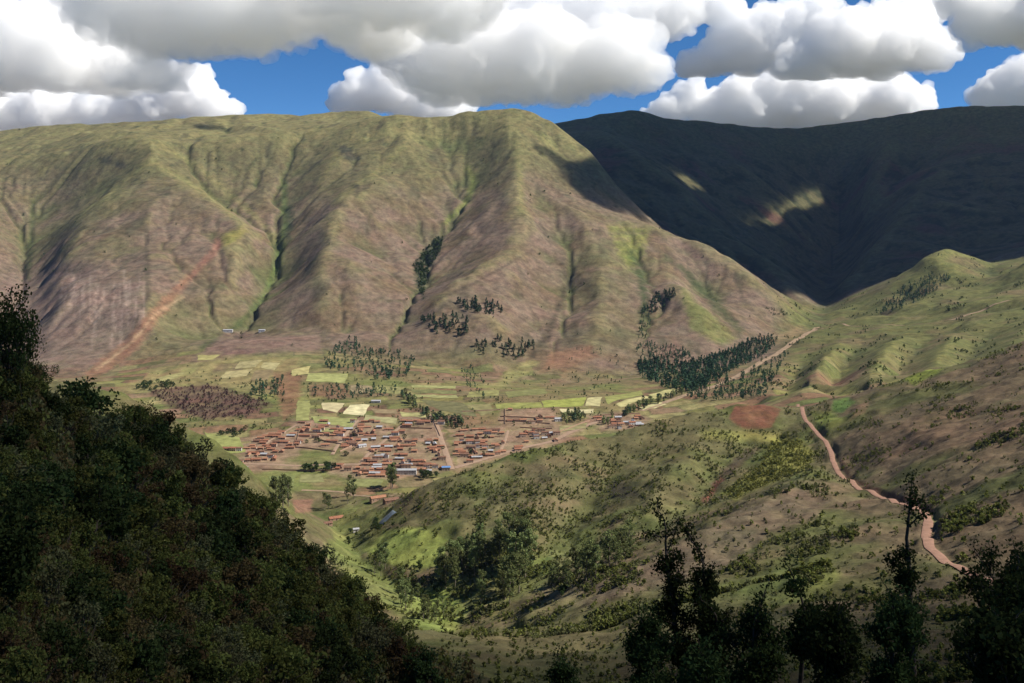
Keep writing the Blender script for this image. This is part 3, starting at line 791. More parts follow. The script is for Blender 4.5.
def remesh(me, voxel):
    o = bpy.data.objects.new('temporary', me); COL.objects.link(o)
    md = o.modifiers.new('r', 'REMESH'); md.mode = 'VOXEL'; md.voxel_size = voxel
    dg = bpy.context.evaluated_depsgraph_get()
    out = bpy.data.meshes.new_from_object(o.evaluated_get(dg))
    bpy.data.objects.remove(o); bpy.data.meshes.remove(me)
    return out

def gnoise3(p, seed=0):
    # three crossed planes of noise: enough for a lumpy surface
    x, y, z = p.T
    return (gnoise(x + 0.37 * z, y - 0.71 * z, seed) + gnoise(y + 0.53 * x, z + 0.29 * x, seed + 1) + gnoise(z - 0.41 * y, x + 0.67 * y, seed + 2)) / 1.8

def cloud(label, puffs, base, voxel, seed, detail=1.0, mat=None):
    """puffs: [(x, y, z, r)] big lobes; smaller lobes grow on their upper and outer sides; the foot is cut flat at base"""
    r_ = np.random.default_rng(seed)
    cs = [np.array(p[:3], float) for p in puffs]; rs = [p[3] for p in puffs]
    lvl = list(zip(cs, rs))
    for gen, (k, f0, f1) in enumerate(((9, 0.30, 0.55), (7, 0.28, 0.5), (3, 0.35, 0.55))):
        nxt = []
        for c, r in lvl:
            for _ in range(k):
                d = r_.normal(size=3); d[2] = d[2] * 0.8 + 0.35; d /= np.linalg.norm(d)
                rr = r * r_.uniform(f0, f1)
                p = c + d * r * r_.uniform(0.75, 1.0)
                nxt.append((p, rr)); cs.append(p); rs.append(rr)
        lvl = nxt
    cs = np.array(cs); rs = np.array(rs)
    keep = rs > voxel * 0.8
    me = remesh(spheres_mesh('cloud', cs[keep], rs[keep]), voxel * 0.5)
    n = len(me.vertices); co = np.empty(n * 3, np.float32); me.vertices.foreach_get('co', co); co = co.reshape(-1, 3).astype(float)
    no = np.empty(n * 3, np.float32); me.vertices.foreach_get('normal', no); no = no.reshape(-1, 3)
    R = np.median([p[3] for p in puffs])
    d = 0
    for o_, (s, a) in enumerate(((0.9 * R, 0.18 * R), (0.42 * R, 0.20 * R), (0.2 * R, 0.15 * R), (0.1 * R, 0.09 * R), (0.05 * R, 0.05 * R))):
        d = d + a * (1 - 2.2 * np.abs(gnoise3(co / s, seed * 7 + o_)))
    co = co + no * (d * detail)[:, None]
    b = base + 0.12 * R * fbm(co[:, 0] / R * 1.3, co[:, 1] / R * 1.3, 3, seed)
    co[:, 2] = np.where(co[:, 2] < b, b + (co[:, 2] - b) * 0.12, co[:, 2])
    me.vertices.foreach_set('co', co.astype(np.float32).ravel()); me.update()
    me = remesh(me, voxel * 0.5)
    me.name = 'cloud'
    me.materials.clear(); me.materials.append(mat or CLOUD)
    o = bpy.data.objects.new('cloud', me); COL.objects.link(o)
    o['label'] = label; o['category'] = 'cloud'; o['group'] = 'clouds over the mountains'
    # thin torn vapour about the dense body
    big = rs > 0.25 * R
    jit = r_.normal(0, 0.22, cs.shape) * rs[:, None]
    vm = remesh(spheres_mesh('vapour', (cs + jit)[big], rs[big] * r_.uniform(0.9, 1.3, big.sum()), squash=0.8), voxel * 1.1)
    n = len(vm.vertices); co = np.empty(n * 3, np.float32); vm.vertices.foreach_get('co', co); co = co.reshape(-1, 3).astype(float)
    no = np.empty(n * 3, np.float32); vm.vertices.foreach_get('normal', no); no = no.reshape(-1, 3)
    d = sum(a * R * gnoise3(co / (s_ * R), seed * 5 + q) for q, (s_, a) in enumerate(((0.8, .26), (0.35, .24), (.16, .14))))
    co += no * d[:, None]
    vm.vertices.foreach_set('co', co.astype(np.float32).ravel()); vm.update()
    vm = remesh(vm, voxel * 0.9); vm.name = 'vapour'
    vm.materials.clear(); vm.materials.append(VEIL)
    c = bpy.data.objects.new('vapour', vm); COL.objects.link(c); c.parent = o
    return o

def at(px, py, Y):
    return ((px - 512) / FPX * Y, Y, CAMZ - (py - HOR) * Y / FPX)

def seen_cloud(label, Y, lobes, base_row, voxel, seed, detail=1.0, mat=None):
    """lobes: (column, row, radius in columns, depth shift)"""
    P = []
    for (px, py, r, dy) in lobes:
        x, y, z = at(px, py, Y); P.append((x, y + dy, z, r * Y / FPX))
    return cloud(label, P, CAMZ - (base_row - HOR) * Y / FPX, voxel, seed, detail, mat)

seen_cloud('low bank of white cloud along the ridge at the far left', 14000,
    [(-180,112,40,0),(-90,112,40,0),(-10,112,32,0),(50,112,26,0),(105,114,22,0),(150,104,22,0),(182,90,20,0),(205,102,16,0),(222,112,11,0),(165,96,16,0)], 150, 45, 1)
seen_cloud('broad cloud with grey foot and bright white shoulder', 9000,
    [(-150,30,70,0),(-60,40,56,300),(0,48,40,0),(55,56,32,0),(100,62,28,300),(140,68,20,0),(165,74,13,0),(20,20,44,800),(75,30,32,700)], 90, 38, 2, mat=cloud_material(0.0055, (0.993, 0.997, 1.0)))
seen_cloud('long grey cloud underside above the large blue gap', 7600,
    [(110,-12,46,0),(160,-4,44,300),(205,-2,40,0),(245,-6,38,100),(290,-14,38,200),(345,-18,40,0),(400,-18,42,0),(450,-20,46,200),(240,-34,60,900),(350,-40,60,1200),(170,20,30,500),(225,26,22,500),(130,16,30,500)], 44, 32, 3, mat=DECK)
seen_cloud('white puff on the ridge right of the blue gap', 14500,
    [(348,102,14,0),(362,92,15,0),(384,90,18,0),(405,96,18,0),(430,104,18,0),(455,108,16,0)], 150, 45, 4)
seen_cloud('thick grey and white cloud over the summit', 10500,
    [(410,48,24,0),(440,60,34,0),(485,60,38,0),(530,60,36,0),(570,60,32,300),(600,54,24,0),(440,10,46,900),(500,14,44,900),(560,12,42,700),(610,10,34,500),(655,-4,26,600),(685,-8,22,600),(628,64,20,0),(650,66,14,0),(395,20,34,400),(640,42,14,0)], 106, 40, 5, mat=cloud_material(0.0055, (0.993, 0.997, 1.0)))
seen_cloud('low white heap of cloud just right of the summit gap', 14500,
    [(655,118,10,0),(672,112,12,0),(690,98,11,0),(696,84,7,0),(712,118,18,0),(745,110,24,0),(778,102,26,0),(812,102,28,0),(850,102,27,0),(890,100,25,0),(918,104,14,0),(830,88,16,0),(780,88,12,0)], 150, 45, 6)
seen_cloud('bright ragged cloud between two small blue gaps', 12500,
    [(708,62,12,0),(725,54,17,0),(745,44,21,0),(768,32,20,0),(796,26,19,0),(822,14,15,0),(750,60,14,0),(690,68,11,0),(735,26,14,0),(722,10,14,0),(700,-2,20,0),(780,54,16,0)], 76, 38, 7)
seen_cloud('big white cumulus with flat grey foot', 11000,
    [(792,66,13,0),(820,56,20,0),(850,46,27,0),(885,46,26,0),(915,42,22,0),(938,54,12,0),(868,26,20,400),(900,18,20,400),(930,8,18,400)], 80, 36, 8)
seen_cloud('rounded white cloud low at the end of the ridge', 12000,
    [(1000,96,14,0),(1022,88,20,0),(1060,84,30,0),(1110,84,30,0)], 150, 40, 9)
seen_cloud('pale high cloud in the top corner', 9500,
    [(980,10,22,0),(1005,18,22,0),(1040,14,32,0),(1090,10,40,0),(975,34,10,0),(960,-6,16,0)], 52, 34, 10)

# clouds out of the frame, up towards the sun, whose shadows lie on the dark mountain and on the near slopes
def inside_dist(poly, X, Y):
    poly = np.array(poly, float); ins = np.zeros(len(X), bool); dist = np.full(len(X), 1e9); n = len(poly)
    for a in range(n):
        p, q = poly[a], poly[(a + 1) % n]
        cond = (p[1] > Y) != (q[1] > Y)
        ins ^= cond & (X < (q[0] - p[0]) * (Y - p[1]) / ((q[1] - p[1]) or 1e-9) + p[0])
        d = q - p; t = np.clip(((X - p[0]) * d[0] + (Y - p[1]) * d[1]) / max(d @ d, 1e-9), 0, 1)
        dist = np.minimum(dist, np.hypot(X - p[0] - t * d[0], Y - p[1] - t * d[1]))
    return ins, dist

def shading_cloud(label, polys, holes, height, rmin, rmax, voxel, seed, step=None, mat=None):
    """polys/holes: outlines of the shadow on the ground as (x, y, z); carried up along the sun's rays to the cloud's height"""
    up = lambda P: [(x + SUN[0] / SUN[2] * (height - z), y + SUN[1] / SUN[2] * (height - z)) for x, y, z in P]
    polys = [up(P) for P in polys]; holes = [up(P) for P in holes]
    allp = np.array([p for P in polys for p in P]); lo, hi = allp.min(0), allp.max(0)
    r_ = np.random.default_rng(seed); step = step or rmin * 0.9
    gx, gy = np.meshgrid(np.arange(lo[0], hi[0], step), np.arange(lo[1], hi[1], step))
    X = gx.ravel() + r_.uniform(-.4, .4, gx.size) * step; Y = gy.ravel() + r_.uniform(-.4, .4, gx.size) * step
    best = np.full(len(X), -1.0)
    for P in polys:
        i_, d_ = inside_dist(P, X, Y); best = np.maximum(best, np.where(i_, d_, -1))
    for P in holes:
        i_, d_ = inside_dist(P, X, Y); best = np.where(i_, -1, np.minimum(best, d_))
    R = np.clip(best * 0.85, 0, rmax)
    o_ = np.argsort(-R); acc = []
    for k in o_:
        if best[k] < rmin * 0.5: break
        r = max(R[k], rmin * 0.6)
        if all((X[k] - a[0]) ** 2 + (Y[k] - a[1]) ** 2 > (0.62 * a[2]) ** 2 for a in acc):
            acc.append((X[k], Y[k], r))
    print('shading cloud lobes', len(acc))
    puffs = [(x, y, height + r * 0.25, r) for x, y, r in acc]
    cs = [np.array(p[:3]) for p in puffs]; rs = [p[3] for p in puffs]
    for c, r in list(zip(cs, rs)):
        for _ in range(5):
            d = r_.normal(size=3); d[2] = abs(d[2]) * 0.6; d /= np.linalg.norm(d)
            cs.append(c + d * r * 0.8); rs.append(r * r_.uniform(0.25, 0.4))
    me = remesh(spheres_mesh('cloud', np.array(cs), np.array(rs)), voxel)
    n = len(me.vertices); co = np.empty(n * 3, np.float32); me.vertices.foreach_get('co', co); co = co.reshape(-1, 3).astype(float)
    b = height - 0.2 * rmin
    co[:, 2] = np.where(co[:, 2] < b, b + (co[:, 2] - b) * 0.2, co[:, 2])
    no = np.empty(n * 3, np.float32); me.vertices.foreach_get('normal', no); no = no.reshape(-1, 3)
    d = sum(a * rmin * gnoise3(co / (s_ * rmin), seed + q) for q, (s_, a) in enumerate(((2.5, .5), (1.1, .3), (.5, .15))))
    co += no * d[:, None]
    me.vertices.foreach_set('co', co.astype(np.float32).ravel()); me.update()
    me.materials.clear(); me.materials.append(mat or DENSE_CLOUD)
    o = bpy.data.objects.new('cloud', me); COL.objects.link(o)
    o['label'] = label; o['category'] = 'cloud'; o['group'] = 'clouds over the mountains'
DENSE_CLOUD = cloud_material(0.017); THIN_CLOUD = cloud_material(0.0032)
def seen_on_ground(pts, ymin):
    return [hit(px, py, ymin) for px, py in pts]
flank = seen_on_ground([(527,146),(545,143),(560,150),(590,166),(617,174),(640,200),(655,226),(625,219),(600,208),(575,192),(550,168)], 2800)
mountain = [(x, y, 500) for x, y in ((250,4250),(480,3950),(800,3620),(1080,3400),(1230,3480),(1400,3640),(1600,3650),(2000,3450),(2600,3600),(4700,3800),(4700,7900),(-150,7900),(-150,5000))]
gaps = [seen_on_ground([(758,230),(786,208),(816,193),(846,180),(868,174),(864,183),(836,202),(806,221),(782,234)], 3800),
        seen_on_ground([(680,178),(690,178),(708,190),(700,194)], 3800)]
shading_cloud('wide cloud high over the shaded mountain', [flank, mountain], gaps, 2750, 70, 420, 42, 21)
near_shade = [(x, y, 250) for x, y in ((-600,-350),(-600,430),(-180,470),(-60,575),(10,570),(60,520),(110,470),(170,440),(300,430),(700,420),(700,-350))]
shading_cloud('cloud overhead that shades the near slopes', [near_shade], [], 1900, 45, 260, 26, 22, mat=THIN_CLOUD)
shading_cloud('small cloud over the high plateau', [seen_on_ground([(193,125),(207,122),(228,126),(236,130),(215,131),(198,130)], 3700)], [], 2300, 30, 120, 18, 23)

# the air of the valley: one closed box of thin blue haze round the camera and the land, below every cloud
def haze():
    x0, x1, y0, y1 = float(GX.min()) - 50, float(GX.max()) + 50, -700.0, float(GY.max()) + 50
    z0, z1 = float(Z.min()) - 1.0, float(Z.max()) + 15.0
    v = np.array([(x, y, z) for z in (z0, z1) for y in (y0, y1) for x in (x0, x1)])
    f = np.array([(0, 2, 3, 1), (4, 5, 7, 6), (0, 1, 5, 4), (2, 6, 7, 3), (0, 4, 6, 2), (1, 3, 7, 5)])
    me = mesh_np('haze', v, f, False)
    m = bpy.data.materials.new('thin haze'); m.use_nodes = True; N = m.node_tree.nodes; N.remove(N['Principled BSDF'])
    pv = N.new('ShaderNodeVolumePrincipled'); pv.inputs['Color'].default_value = (0.38, 0.57, 1.0, 1); pv.inputs['Density'].default_value = HAZE
    m.node_tree.links.new(pv.outputs[0], N['Material Output'].inputs['Volume']); m.cycles.homogeneous_volume = True
    me.materials.append(m); o = bpy.data.objects.new('haze', me); COL.objects.link(o); o['kind'] = 'stuff'; o['label'] = 'thin blue air filling the valley'
    print('haze box', z0, z1, 'lowest cloud', min((c.matrix_world @ __import__('mathutils').Vector(b)).z for c in COL.objects if c.name.startswith('cloud') for b in c.bound_box))
HAZE = 1.0e-5
haze()
# ------------------------------------------------------------------ plants
def leaf_material(name, c, translucent=0.3, var=0.35):
    m = bpy.data.materials.new(name); m.use_nodes = True
    nt = m.node_tree; N = nt.nodes; L = nt.links; N.remove(N['Principled BSDF'])
    at = N.new('ShaderNodeAttribute'); at.attribute_name = 'tint'
    oi = N.new('ShaderNodeObjectInfo')
    hs = N.new('ShaderNodeHueSaturation'); hs.inputs['Color'].default_value = (*c, 1)
    def mr(x, a, b):
        n = N.new('ShaderNodeMapRange'); L.new(x, n.inputs[0]); n.inputs[3].default_value = a; n.inputs[4].default_value = b; return n.outputs[0]
    mh = N.new('ShaderNodeMath'); mh.operation = 'ADD'
    L.new(mr(oi.outputs['Random'], 0.482, 0.518), mh.inputs[0])
    at2 = N.new('ShaderNodeSeparateColor'); L.new(at.outputs['Color'], at2.inputs[0])
    L.new(mr(at2.outputs[1], -0.02, 0.02), mh.inputs[1]); L.new(mh.outputs[0], hs.inputs['Hue'])
    mv = N.new('ShaderNodeMath'); mv.operation = 'MULTIPLY'
    L.new(mr(at2.outputs[0], 1 - var, 1 + var), mv.inputs[0]); L.new(mr(oi.outputs['Random'], 0.62, 1.38), mv.inputs[1]); L.new(mv.outputs[0], hs.inputs['Value'])
    d = N.new('ShaderNodeBsdfDiffuse'); t = N.new('ShaderNodeBsdfTranslucent'); mx = N.new('ShaderNodeMixShader')
    mx.inputs[0].default_value = translucent
    L.new(hs.outputs[0], d.inputs[0]); L.new(hs.outputs[0], t.inputs[0]); L.new(d.outputs[0], mx.inputs[1]); L.new(t.outputs[0], mx.inputs[2])
    L.new(mx.outputs[0], N['Material Output'].inputs['Surface'])
    return m
def plain_material(name, c, rough=0.9, scale=3.0, amt=0.3):
    m = flat_mat(name, c, scale, amt); m.node_tree.nodes['Principled BSDF'].inputs['Roughness'].default_value = rough; return m
LEAF_EUC = leaf_material('eucalyptus leaves', (0.155, 0.180, 0.070))
LEAF_PINE = leaf_material('pine needles', (0.038, 0.066, 0.034), 0.15)
LEAF_DARK = leaf_material('dark evergreen leaves', (0.042, 0.060, 0.020))
LEAF_SHRUB = leaf_material('shrub leaves', (0.105, 0.112, 0.030))
LEAF_BROWN = leaf_material('dry shrub leaves', (0.110, 0.078, 0.034))
LEAF_OLIVE = leaf_material('olive scrub leaves', (0.115, 0.115, 0.050))
LEAF_YELLOW = leaf_material('yellow green scrub leaves', (0.135, 0.130, 0.036))
BARK = plain_material('bark', (0.085, 0.065, 0.048))
BARK_PALE = plain_material('pale bark', (0.17, 0.14, 0.11))

def quads(Pc, size, r_, upright=0.0):
    n = len(Pc); size = np.broadcast_to(np.asarray(size, float), (n,))
    a = r_.normal(size=(n, 3)); a[:, 2] *= (1 + upright * 2); a /= np.linalg.norm(a, axis=1)[:, None]
    b = np.cross(a, r_.normal(size=(n, 3))); b /= np.linalg.norm(b, axis=1)[:, None] + 1e-9
    s = size[:, None] * 0.5
    L = s * r_.uniform(1.0, 1.5, (n, 1)); W = s * r_.uniform(0.6, 0.9, (n, 1))
    v = np.stack([Pc - a * L, Pc + b * W, Pc + a * L, Pc - b * W], 1).reshape(-1, 3)
    f = np.arange(n * 4).reshape(n, 4)
    return v, f

class Parts:
    """collects faces with a material index and a tint, then makes one mesh"""
    def __init__(s): s.v = []; s.f = []; s.m = []; s.t = []; s.n = 0
    def add(s, v, f, mi, tint):
        s.v.append(v); s.f.append(f + s.n); s.m.append(np.full(len(f), mi)); s.n += len(v)
        s.t.append(np.broadcast_to(np.asarray(tint, float), (len(v), 2)))
    def leaves(s, Pc, size, r_, mi, spread=1.0, upright=0.0, base=0.5):
        v, f = quads(Pc, size, r_, upright)
        t = np.repeat(np.stack([np.clip(base + r_.normal(0, 0.22 * spread, len(Pc)), 0, 1), r_.uniform(0, 1, len(Pc))], 1), 4, 0)
        s.add(v, f, mi, t)
    def tube(s, pts, rad, mi, sides=6):
        pts = np.asarray(pts, float); rad = np.asarray(rad, float); k = len(pts)
        T = np.gradient(pts, axis=0); T /= np.linalg.norm(T, axis=1)[:, None] + 1e-9
        ref = np.where(np.abs(T[:, 2:3]) > 0.9, np.array([[1., 0, 0]]), np.array([[0, 0, 1.]]))
        A = np.cross(T, ref); A /= np.linalg.norm(A, axis=1)[:, None]; B = np.cross(T, A)
        th = np.arange(sides) * 2 * math.pi / sides
        v = (pts[:, None] + rad[:, None, None] * (A[:, None] * np.cos(th)[None, :, None] + B[:, None] * np.sin(th)[None, :, None])).reshape(-1, 3)
        i = np.arange(k - 1)[:, None] * sides; j = np.arange(sides)[None]; j2 = (j + 1) % sides
        f = np.stack([i + j, i + j2, i + sides + j2, i + sides + j], -1).reshape(-1, 4)
        s.add(v, f, mi, (0.5, 0.5))
    def mesh(s, name, mats, smooth=False):
        me = mesh_np(name, np.concatenate(s.v), np.concatenate(s.f), smooth)
        me.polygons.foreach_set('material_index', np.concatenate(s.m).astype(np.int32))
        at = me.color_attributes.new('tint', 'FLOAT_COLOR', 'POINT')
        c = np.ones((s.n, 4), np.float32); c[:, :2] = np.concatenate(s.t); at.data.foreach_set('color', c.ravel())
        for m in mats: me.materials.append(m)
        return me

def clumps(r_, centres, radii, per):
    n = len(centres); k = np.repeat(np.arange(n), per)
    d = r_.normal(size=(len(k), 3)); d /= np.linalg.norm(d, axis=1)[:, None]
    return centres[k] + d * (radii[k] * r_.uniform(0.35, 1.0, len(k)) ** 0.6)[:, None] * np.array([1, 1, 0.85])

def put(name, parts, loc, rz=0.0, sc=1.0, label=None, cat=None, group=None, lean=0.0):
    """a thing: an Empty at its foot with one mesh child for each part, or one mesh"""
    if isinstance(parts, bpy.types.Mesh):
        o = bpy.data.objects.new(name, parts)
    else:
        o = bpy.data.objects.new(name, None)
        for (pn, me) in parts:
            c = bpy.data.objects.new(pn, me); c.parent = o; COL.objects.link(c)
    COL.objects.link(o)
    o.location = loc; o.rotation_euler = (lean, 0, rz); o.scale = (sc, sc, sc) if isinstance(sc, (int, float)) else sc
    if label: o['label'] = label
    if cat: o['category'] = cat
    if group: o['group'] = group
    return o

# --- kinds
def make_eucalyptus(seed, h=20.0, leaf=0.75):
    r_ = np.random.default_rng(seed)
    T = Parts(); k = 8; z = np.linspace(0, 1, k)
    bend = np.cumsum(r_.normal(0, 0.012 * h, (k, 2)), 0) * z[:, None]
    pts = np.c_[bend, z * h * 0.95]
    T.tube(pts, 0.018 * h * (1 - 0.85 * z), 0, 6)
    cc = []; cr = []
    nb = 26
    for q in range(nb):
        t = r_.uniform(0.22, 1.0); p = np.array([np.interp(t * .95 * h, pts[:, 2], pts[:, c]) for c in range(3)])
        a = r_.uniform(0, 2 * math.pi); rr = h * (0.05 + 0.15 * math.sin(math.pi * min(1, (t - 0.1) * 1.05)) ** 0.8) * r_.uniform(0.5, 1.1)
        e = p + np.array([math.cos(a) * rr, math.sin(a) * rr, rr * r_.uniform(0.5, 1.2)])
        T.tube(np.linspace(p, e, 3), [0.004 * h, 0.003 * h, 0.001 * h], 0, 4)
        cc.append(e); cr.append(h * r_.uniform(0.045, 0.085)); cc.append((p + e) / 2); cr.append(h * r_.uniform(0.03, 0.06))
    cc.append(pts[-1]); cr.append(0.05 * h)
    Cn = Parts(); cc = np.array(cc); cr = np.array(cr)
    for i in range(len(cc)):
        n = int(26 * (cr[i] / (0.06 * h)) ** 1.5) + 8
        Cn.leaves(clumps(r_, cc[i:i + 1], cr[i:i + 1], n), leaf * r_.uniform(0.7, 1.2), r_, 0, 1, 0.4, r_.uniform(0.3, 0.7))
    return [('trunk', T.mesh('trunk', [BARK_PALE], True)), ('crown', Cn.mesh('crown', [LEAF_EUC]))]

def make_round_tree(seed, h=9.0, leaf=0.7, mat=None):
    r_ = np.random.default_rng(seed)
    T = Parts(); z = np.linspace(0, 1, 5)
    pts = np.c_[np.cumsum(r_.normal(0, 0.02 * h, (5, 2)), 0), z * h * 0.6]
    T.tube(pts, 0.03 * h * (1 - 0.7 * z), 0, 6)
    n = 22; d = r_.normal(size=(n, 3)); d /= np.linalg.norm(d, axis=1)[:, None]
    cc = np.array([0, 0, h * 0.6]) + d * r_.uniform(0.4, 1, (n, 1)) * np.array([0.36 * h, 0.36 * h, 0.34 * h])
    for c in cc[:9]: T.tube(np.linspace(pts[2], c, 3), [0.010 * h, 0.006 * h, 0.002 * h], 0, 4)
    Cn = Parts()
    for c in cc: Cn.leaves(clumps(r_, c[None], np.array([h * r_.uniform(0.10, 0.19)]), 34), leaf * r_.uniform(0.7, 1.2), r_, 0, 1, 0, r_.uniform(0.3, 0.7))
    return [('trunk', T.mesh('trunk', [BARK], True)), ('crown', Cn.mesh('crown', [mat or LEAF_DARK]))]

def small_tree_geo(r_, h, kind, n=60):
    """a distant tree: a few dozen leaf clumps about a stem"""
    t = r_.uniform(0, 1, n)
    if kind == 'pine':
        zz = h * (0.12 + 0.88 * t); rad = h * 0.25 * (1 - t) ** 0.8 * np.sqrt(r_.uniform(0.1, 1, n))
    elif kind == 'tall':
        zz = h * (0.15 + 0.85 * t); rad = h * 0.21 * np.sin(math.pi * np.clip(t * .92 + 0.06, 0, 1)) ** 0.6 * np.sqrt(r_.uniform(0.1, 1, n))
    else:
        zz = h * (0.15 + 0.8 * t); rad = h * 0.42 * np.sin(math.pi * np.clip(t * .85 + 0.1, 0, 1)) ** 0.7 * np.sqrt(r_.uniform(0.1, 1, n))
    a = r_.uniform(0, 2 * math.pi, n)
    return np.stack([rad * np.cos(a), rad * np.sin(a), zz], 1)
def make_small_tree(seed, h, kind, mat, n=70, leaf=0.13):
    r_ = np.random.default_rng(seed); S = Parts()
    S.tube([(0, 0, -0.5), (0, 0, h * 0.45), (0, 0, h * 0.9)], [0.022 * h, 0.015 * h, 0.004 * h], 1, 5)
    S.leaves(small_tree_geo(r_, h, kind, n), h * leaf * r_.uniform(0.7, 1.3, n), r_, 0, 1.2)
    return S.mesh('tree', [mat, BARK])

def make_shrub(seed, h=2.2, mat=None, leaf=0.13, loose=1.0, n_cl=34, per=60):
    """a bush of many leaning stems with leaves towards their ends"""
    r_ = np.random.default_rng(seed); S = Parts(); cc = []; cr = []
    for q in range(n_cl):
        a = r_.uniform(0, 2 * math.pi); el_ = r_.uniform(0.15, 1.0) ** 0.7 * math.pi / 2; L = h * r_.uniform(0.55, 1.0) * (0.75 + 0.25 * math.sin(el_))
        foot = np.array([r_.normal(0, .12 * h), r_.normal(0, .12 * h), -0.1 * h])
        tip = foot + np.array([math.cos(a) * math.cos(el_) * L * 0.85, math.sin(a) * math.cos(el_) * L * 0.85, math.sin(el_) * L])
        mid_ = (foot + tip) / 2 + r_.normal(0, 0.05 * h, 3)
        S.tube([foot, mid_, tip], [0.012 * h, 0.008 * h, 0.002 * h], 1, 4)
        cc += [tip, mid_ * 0.3 + tip * 0.7]; cr += [h * r_.uniform(0.10, 0.2) * loose, h * r_.uniform(0.09, 0.16) * loose]
    for c, rr in zip(cc, cr):
        S.leaves(clumps(r_, np.array(c)[None], np.array([rr]), per // 2), leaf * r_.uniform(0.7, 1.2), r_, 0, 1, 0.2, r_.uniform(0.25, 0.75))
    return S.mesh('shrub', [mat or LEAF_SHRUB, BARK])

def in_poly(px, py, poly):
    ins, _ = inside_dist(poly, np.array([px], float), np.array([py], float)); return bool(ins[0])
def scatter(poly, n, r_, ymin, mind=0.0):
    poly = np.array(poly, float); lo, hi = poly.min(0), poly.max(0)
    p = r_.uniform(lo, hi, (n * 14 + 60, 2)); ok, _ = inside_dist(poly, p[:, 0], p[:, 1]); H, _ = hits(p[ok, 0], p[ok, 1], ymin); out = []
    for h_ in H:
        if len(out) >= n: break
        if mind and any((h_[0] - q[0]) ** 2 + (h_[1] - q[1]) ** 2 < mind ** 2 for q in out): continue
        out.append(h_)
    return out

RP = np.random.default_rng(5)
EUC = [make_eucalyptus(100 + q) for q in range(6)]
RND = [make_round_tree(200 + q) for q in range(4)]
# --- ravine: eucalyptus and round trees, each one its own
def eucs(poly, n, hts, label, group, ymin=520, mind=4):
    for (x, y, z) in scatter(poly, max(3, int(n * 0.9)), RP, ymin, mind):
        h = RP.uniform(*hts) * 1.3
        put('eucalyptus_tree', EUC[RP.integers(6)], (x, y, z - 0.3), RP.uniform(0, 6.28), (h / 20 * RP.uniform(.8, 1.1),) * 2 + (h / 20,), label, 'tree', group)
eucs([(505,560),(525,556),(530,578),(512,584)], 9, (24, 31), 'tallest eucalyptus of the dark stand in the middle of the ravine', 'tall eucalyptus stand in the ravine')
eucs([(450,572),(480,548),(500,552),(505,565),(470,580)], 22, (13, 21), 'eucalyptus in the row that climbs towards the tall stand', 'eucalyptus row left of the tall stand')
eucs([(438,575),(456,570),(456,590),(440,592)], 7, (16, 23), 'eucalyptus at the edge of the bright green meadow', 'eucalyptus by the meadow')
eucs([(500,590),(520,580),(524,600),(502,606)], 10, (15, 24), 'eucalyptus standing just below the tall stand by a bare terrace', 'eucalyptus below the tall stand')
eucs([(478,590),(488,588),(486,608),(476,608)], 4, (10, 15), 'slim eucalyptus between two small bare terraces', 'eucalyptus between the terraces')
eucs([(574,575),(592,564),(596,580),(580,586)], 9, (12, 22), 'eucalyptus in the small grove at the top of the ravine', 'eucalyptus at the top of the ravine')
eucs([(600,566),(628,548),(634,560),(606,576)], 12, (9, 21), 'eucalyptus beside the brown pasture above the ravine', 'eucalyptus by the brown pasture')
eucs([(366,572),(382,560),(388,574),(372,584)], 6, (13, 18), 'eucalyptus beside the shaded hillside below the meadow', 'eucalyptus below the meadow', 480)
eucs([(346,500),(352,494),(356,506),(348,508)], 4, (16, 22), 'eucalyptus by the river flats left of the farmhouse', 'eucalyptus left of the farmhouse', 900)
eucs([(272,505),(288,500),(292,508),(276,512)], 7, (18, 24), 'eucalyptus rising behind the shaded hillside beside the river flats', 'eucalyptus by the river flats', 900)
eucs([(322,508),(332,504),(334,510),(324,512)], 4, (10, 15), 'small eucalyptus by the pink bare plot on the river flats', 'eucalyptus by the bare plot', 900)
eucs([(388,486),(394,486),(395,492),(389,492)], 3, (22, 26), 'tall dark eucalyptus at the lower edge of the village', 'eucalyptus at the village edge', 900)
eucs([(396,596),(420,588),(428,606),(404,612)], 9, (10, 17), 'eucalyptus on the green strip below the bare terraces', 'eucalyptus on the green strip')
eucs([(420,620),(445,612),(450,630),(425,634)], 7, (8, 13), 'young eucalyptus in the lowest green meadow of the ravine', 'eucalyptus in the lowest meadow')
eucs([(548,585),(566,578),(570,590),(552,594)], 7, (7, 12), 'low eucalyptus beside the emerald plot', 'eucalyptus by the emerald plot')
def rounds(poly, n, hts, label, group, ymin=520, mind=3):
    for (x, y, z) in scatter(poly, n, RP, ymin, mind):
        h = RP.uniform(*hts)
        put('leafy_tree', RND[RP.integers(4)], (x, y, z - 0.3), RP.uniform(0, 6.28), h / 9, label, 'tree', group)
rounds([(386,575),(420,565),(440,585),(400,595)], 9, (3.5, 7), 'round dark tree on the terraces below the bright meadow', 'round trees below the meadow')
rounds([(420,590),(450,585),(452,600),(424,604)], 8, (5, 9), 'round dark tree beside the bare terraces', 'round trees by the terraces')
rounds([(365,526),(378,520),(380,532),(366,536)], 4, (6, 10), 'round bush-like tree beside the blue netting', 'round trees by the netting', 700)
rounds([(388,528),(402,524),(404,534),(390,536)], 3, (3, 6), 'small round tree on the bright green meadow', 'round trees on the meadow', 700)
rounds([(345,536),(356,530),(360,545),(348,550)], 5, (4, 7), 'round tree on the hedged plots beside the shaded hillside', 'round trees on the plots', 600)
rounds([(512,560),(535,548),(540,560),(520,572)], 6, (5, 8), 'round tree right of the tall eucalyptus stand', 'round trees right of the stand')
rounds([(590,596),(560,596),(556,588),(585,584)], 5, (4, 6), 'low round tree above the pasture edge', 'round trees at the pasture edge')
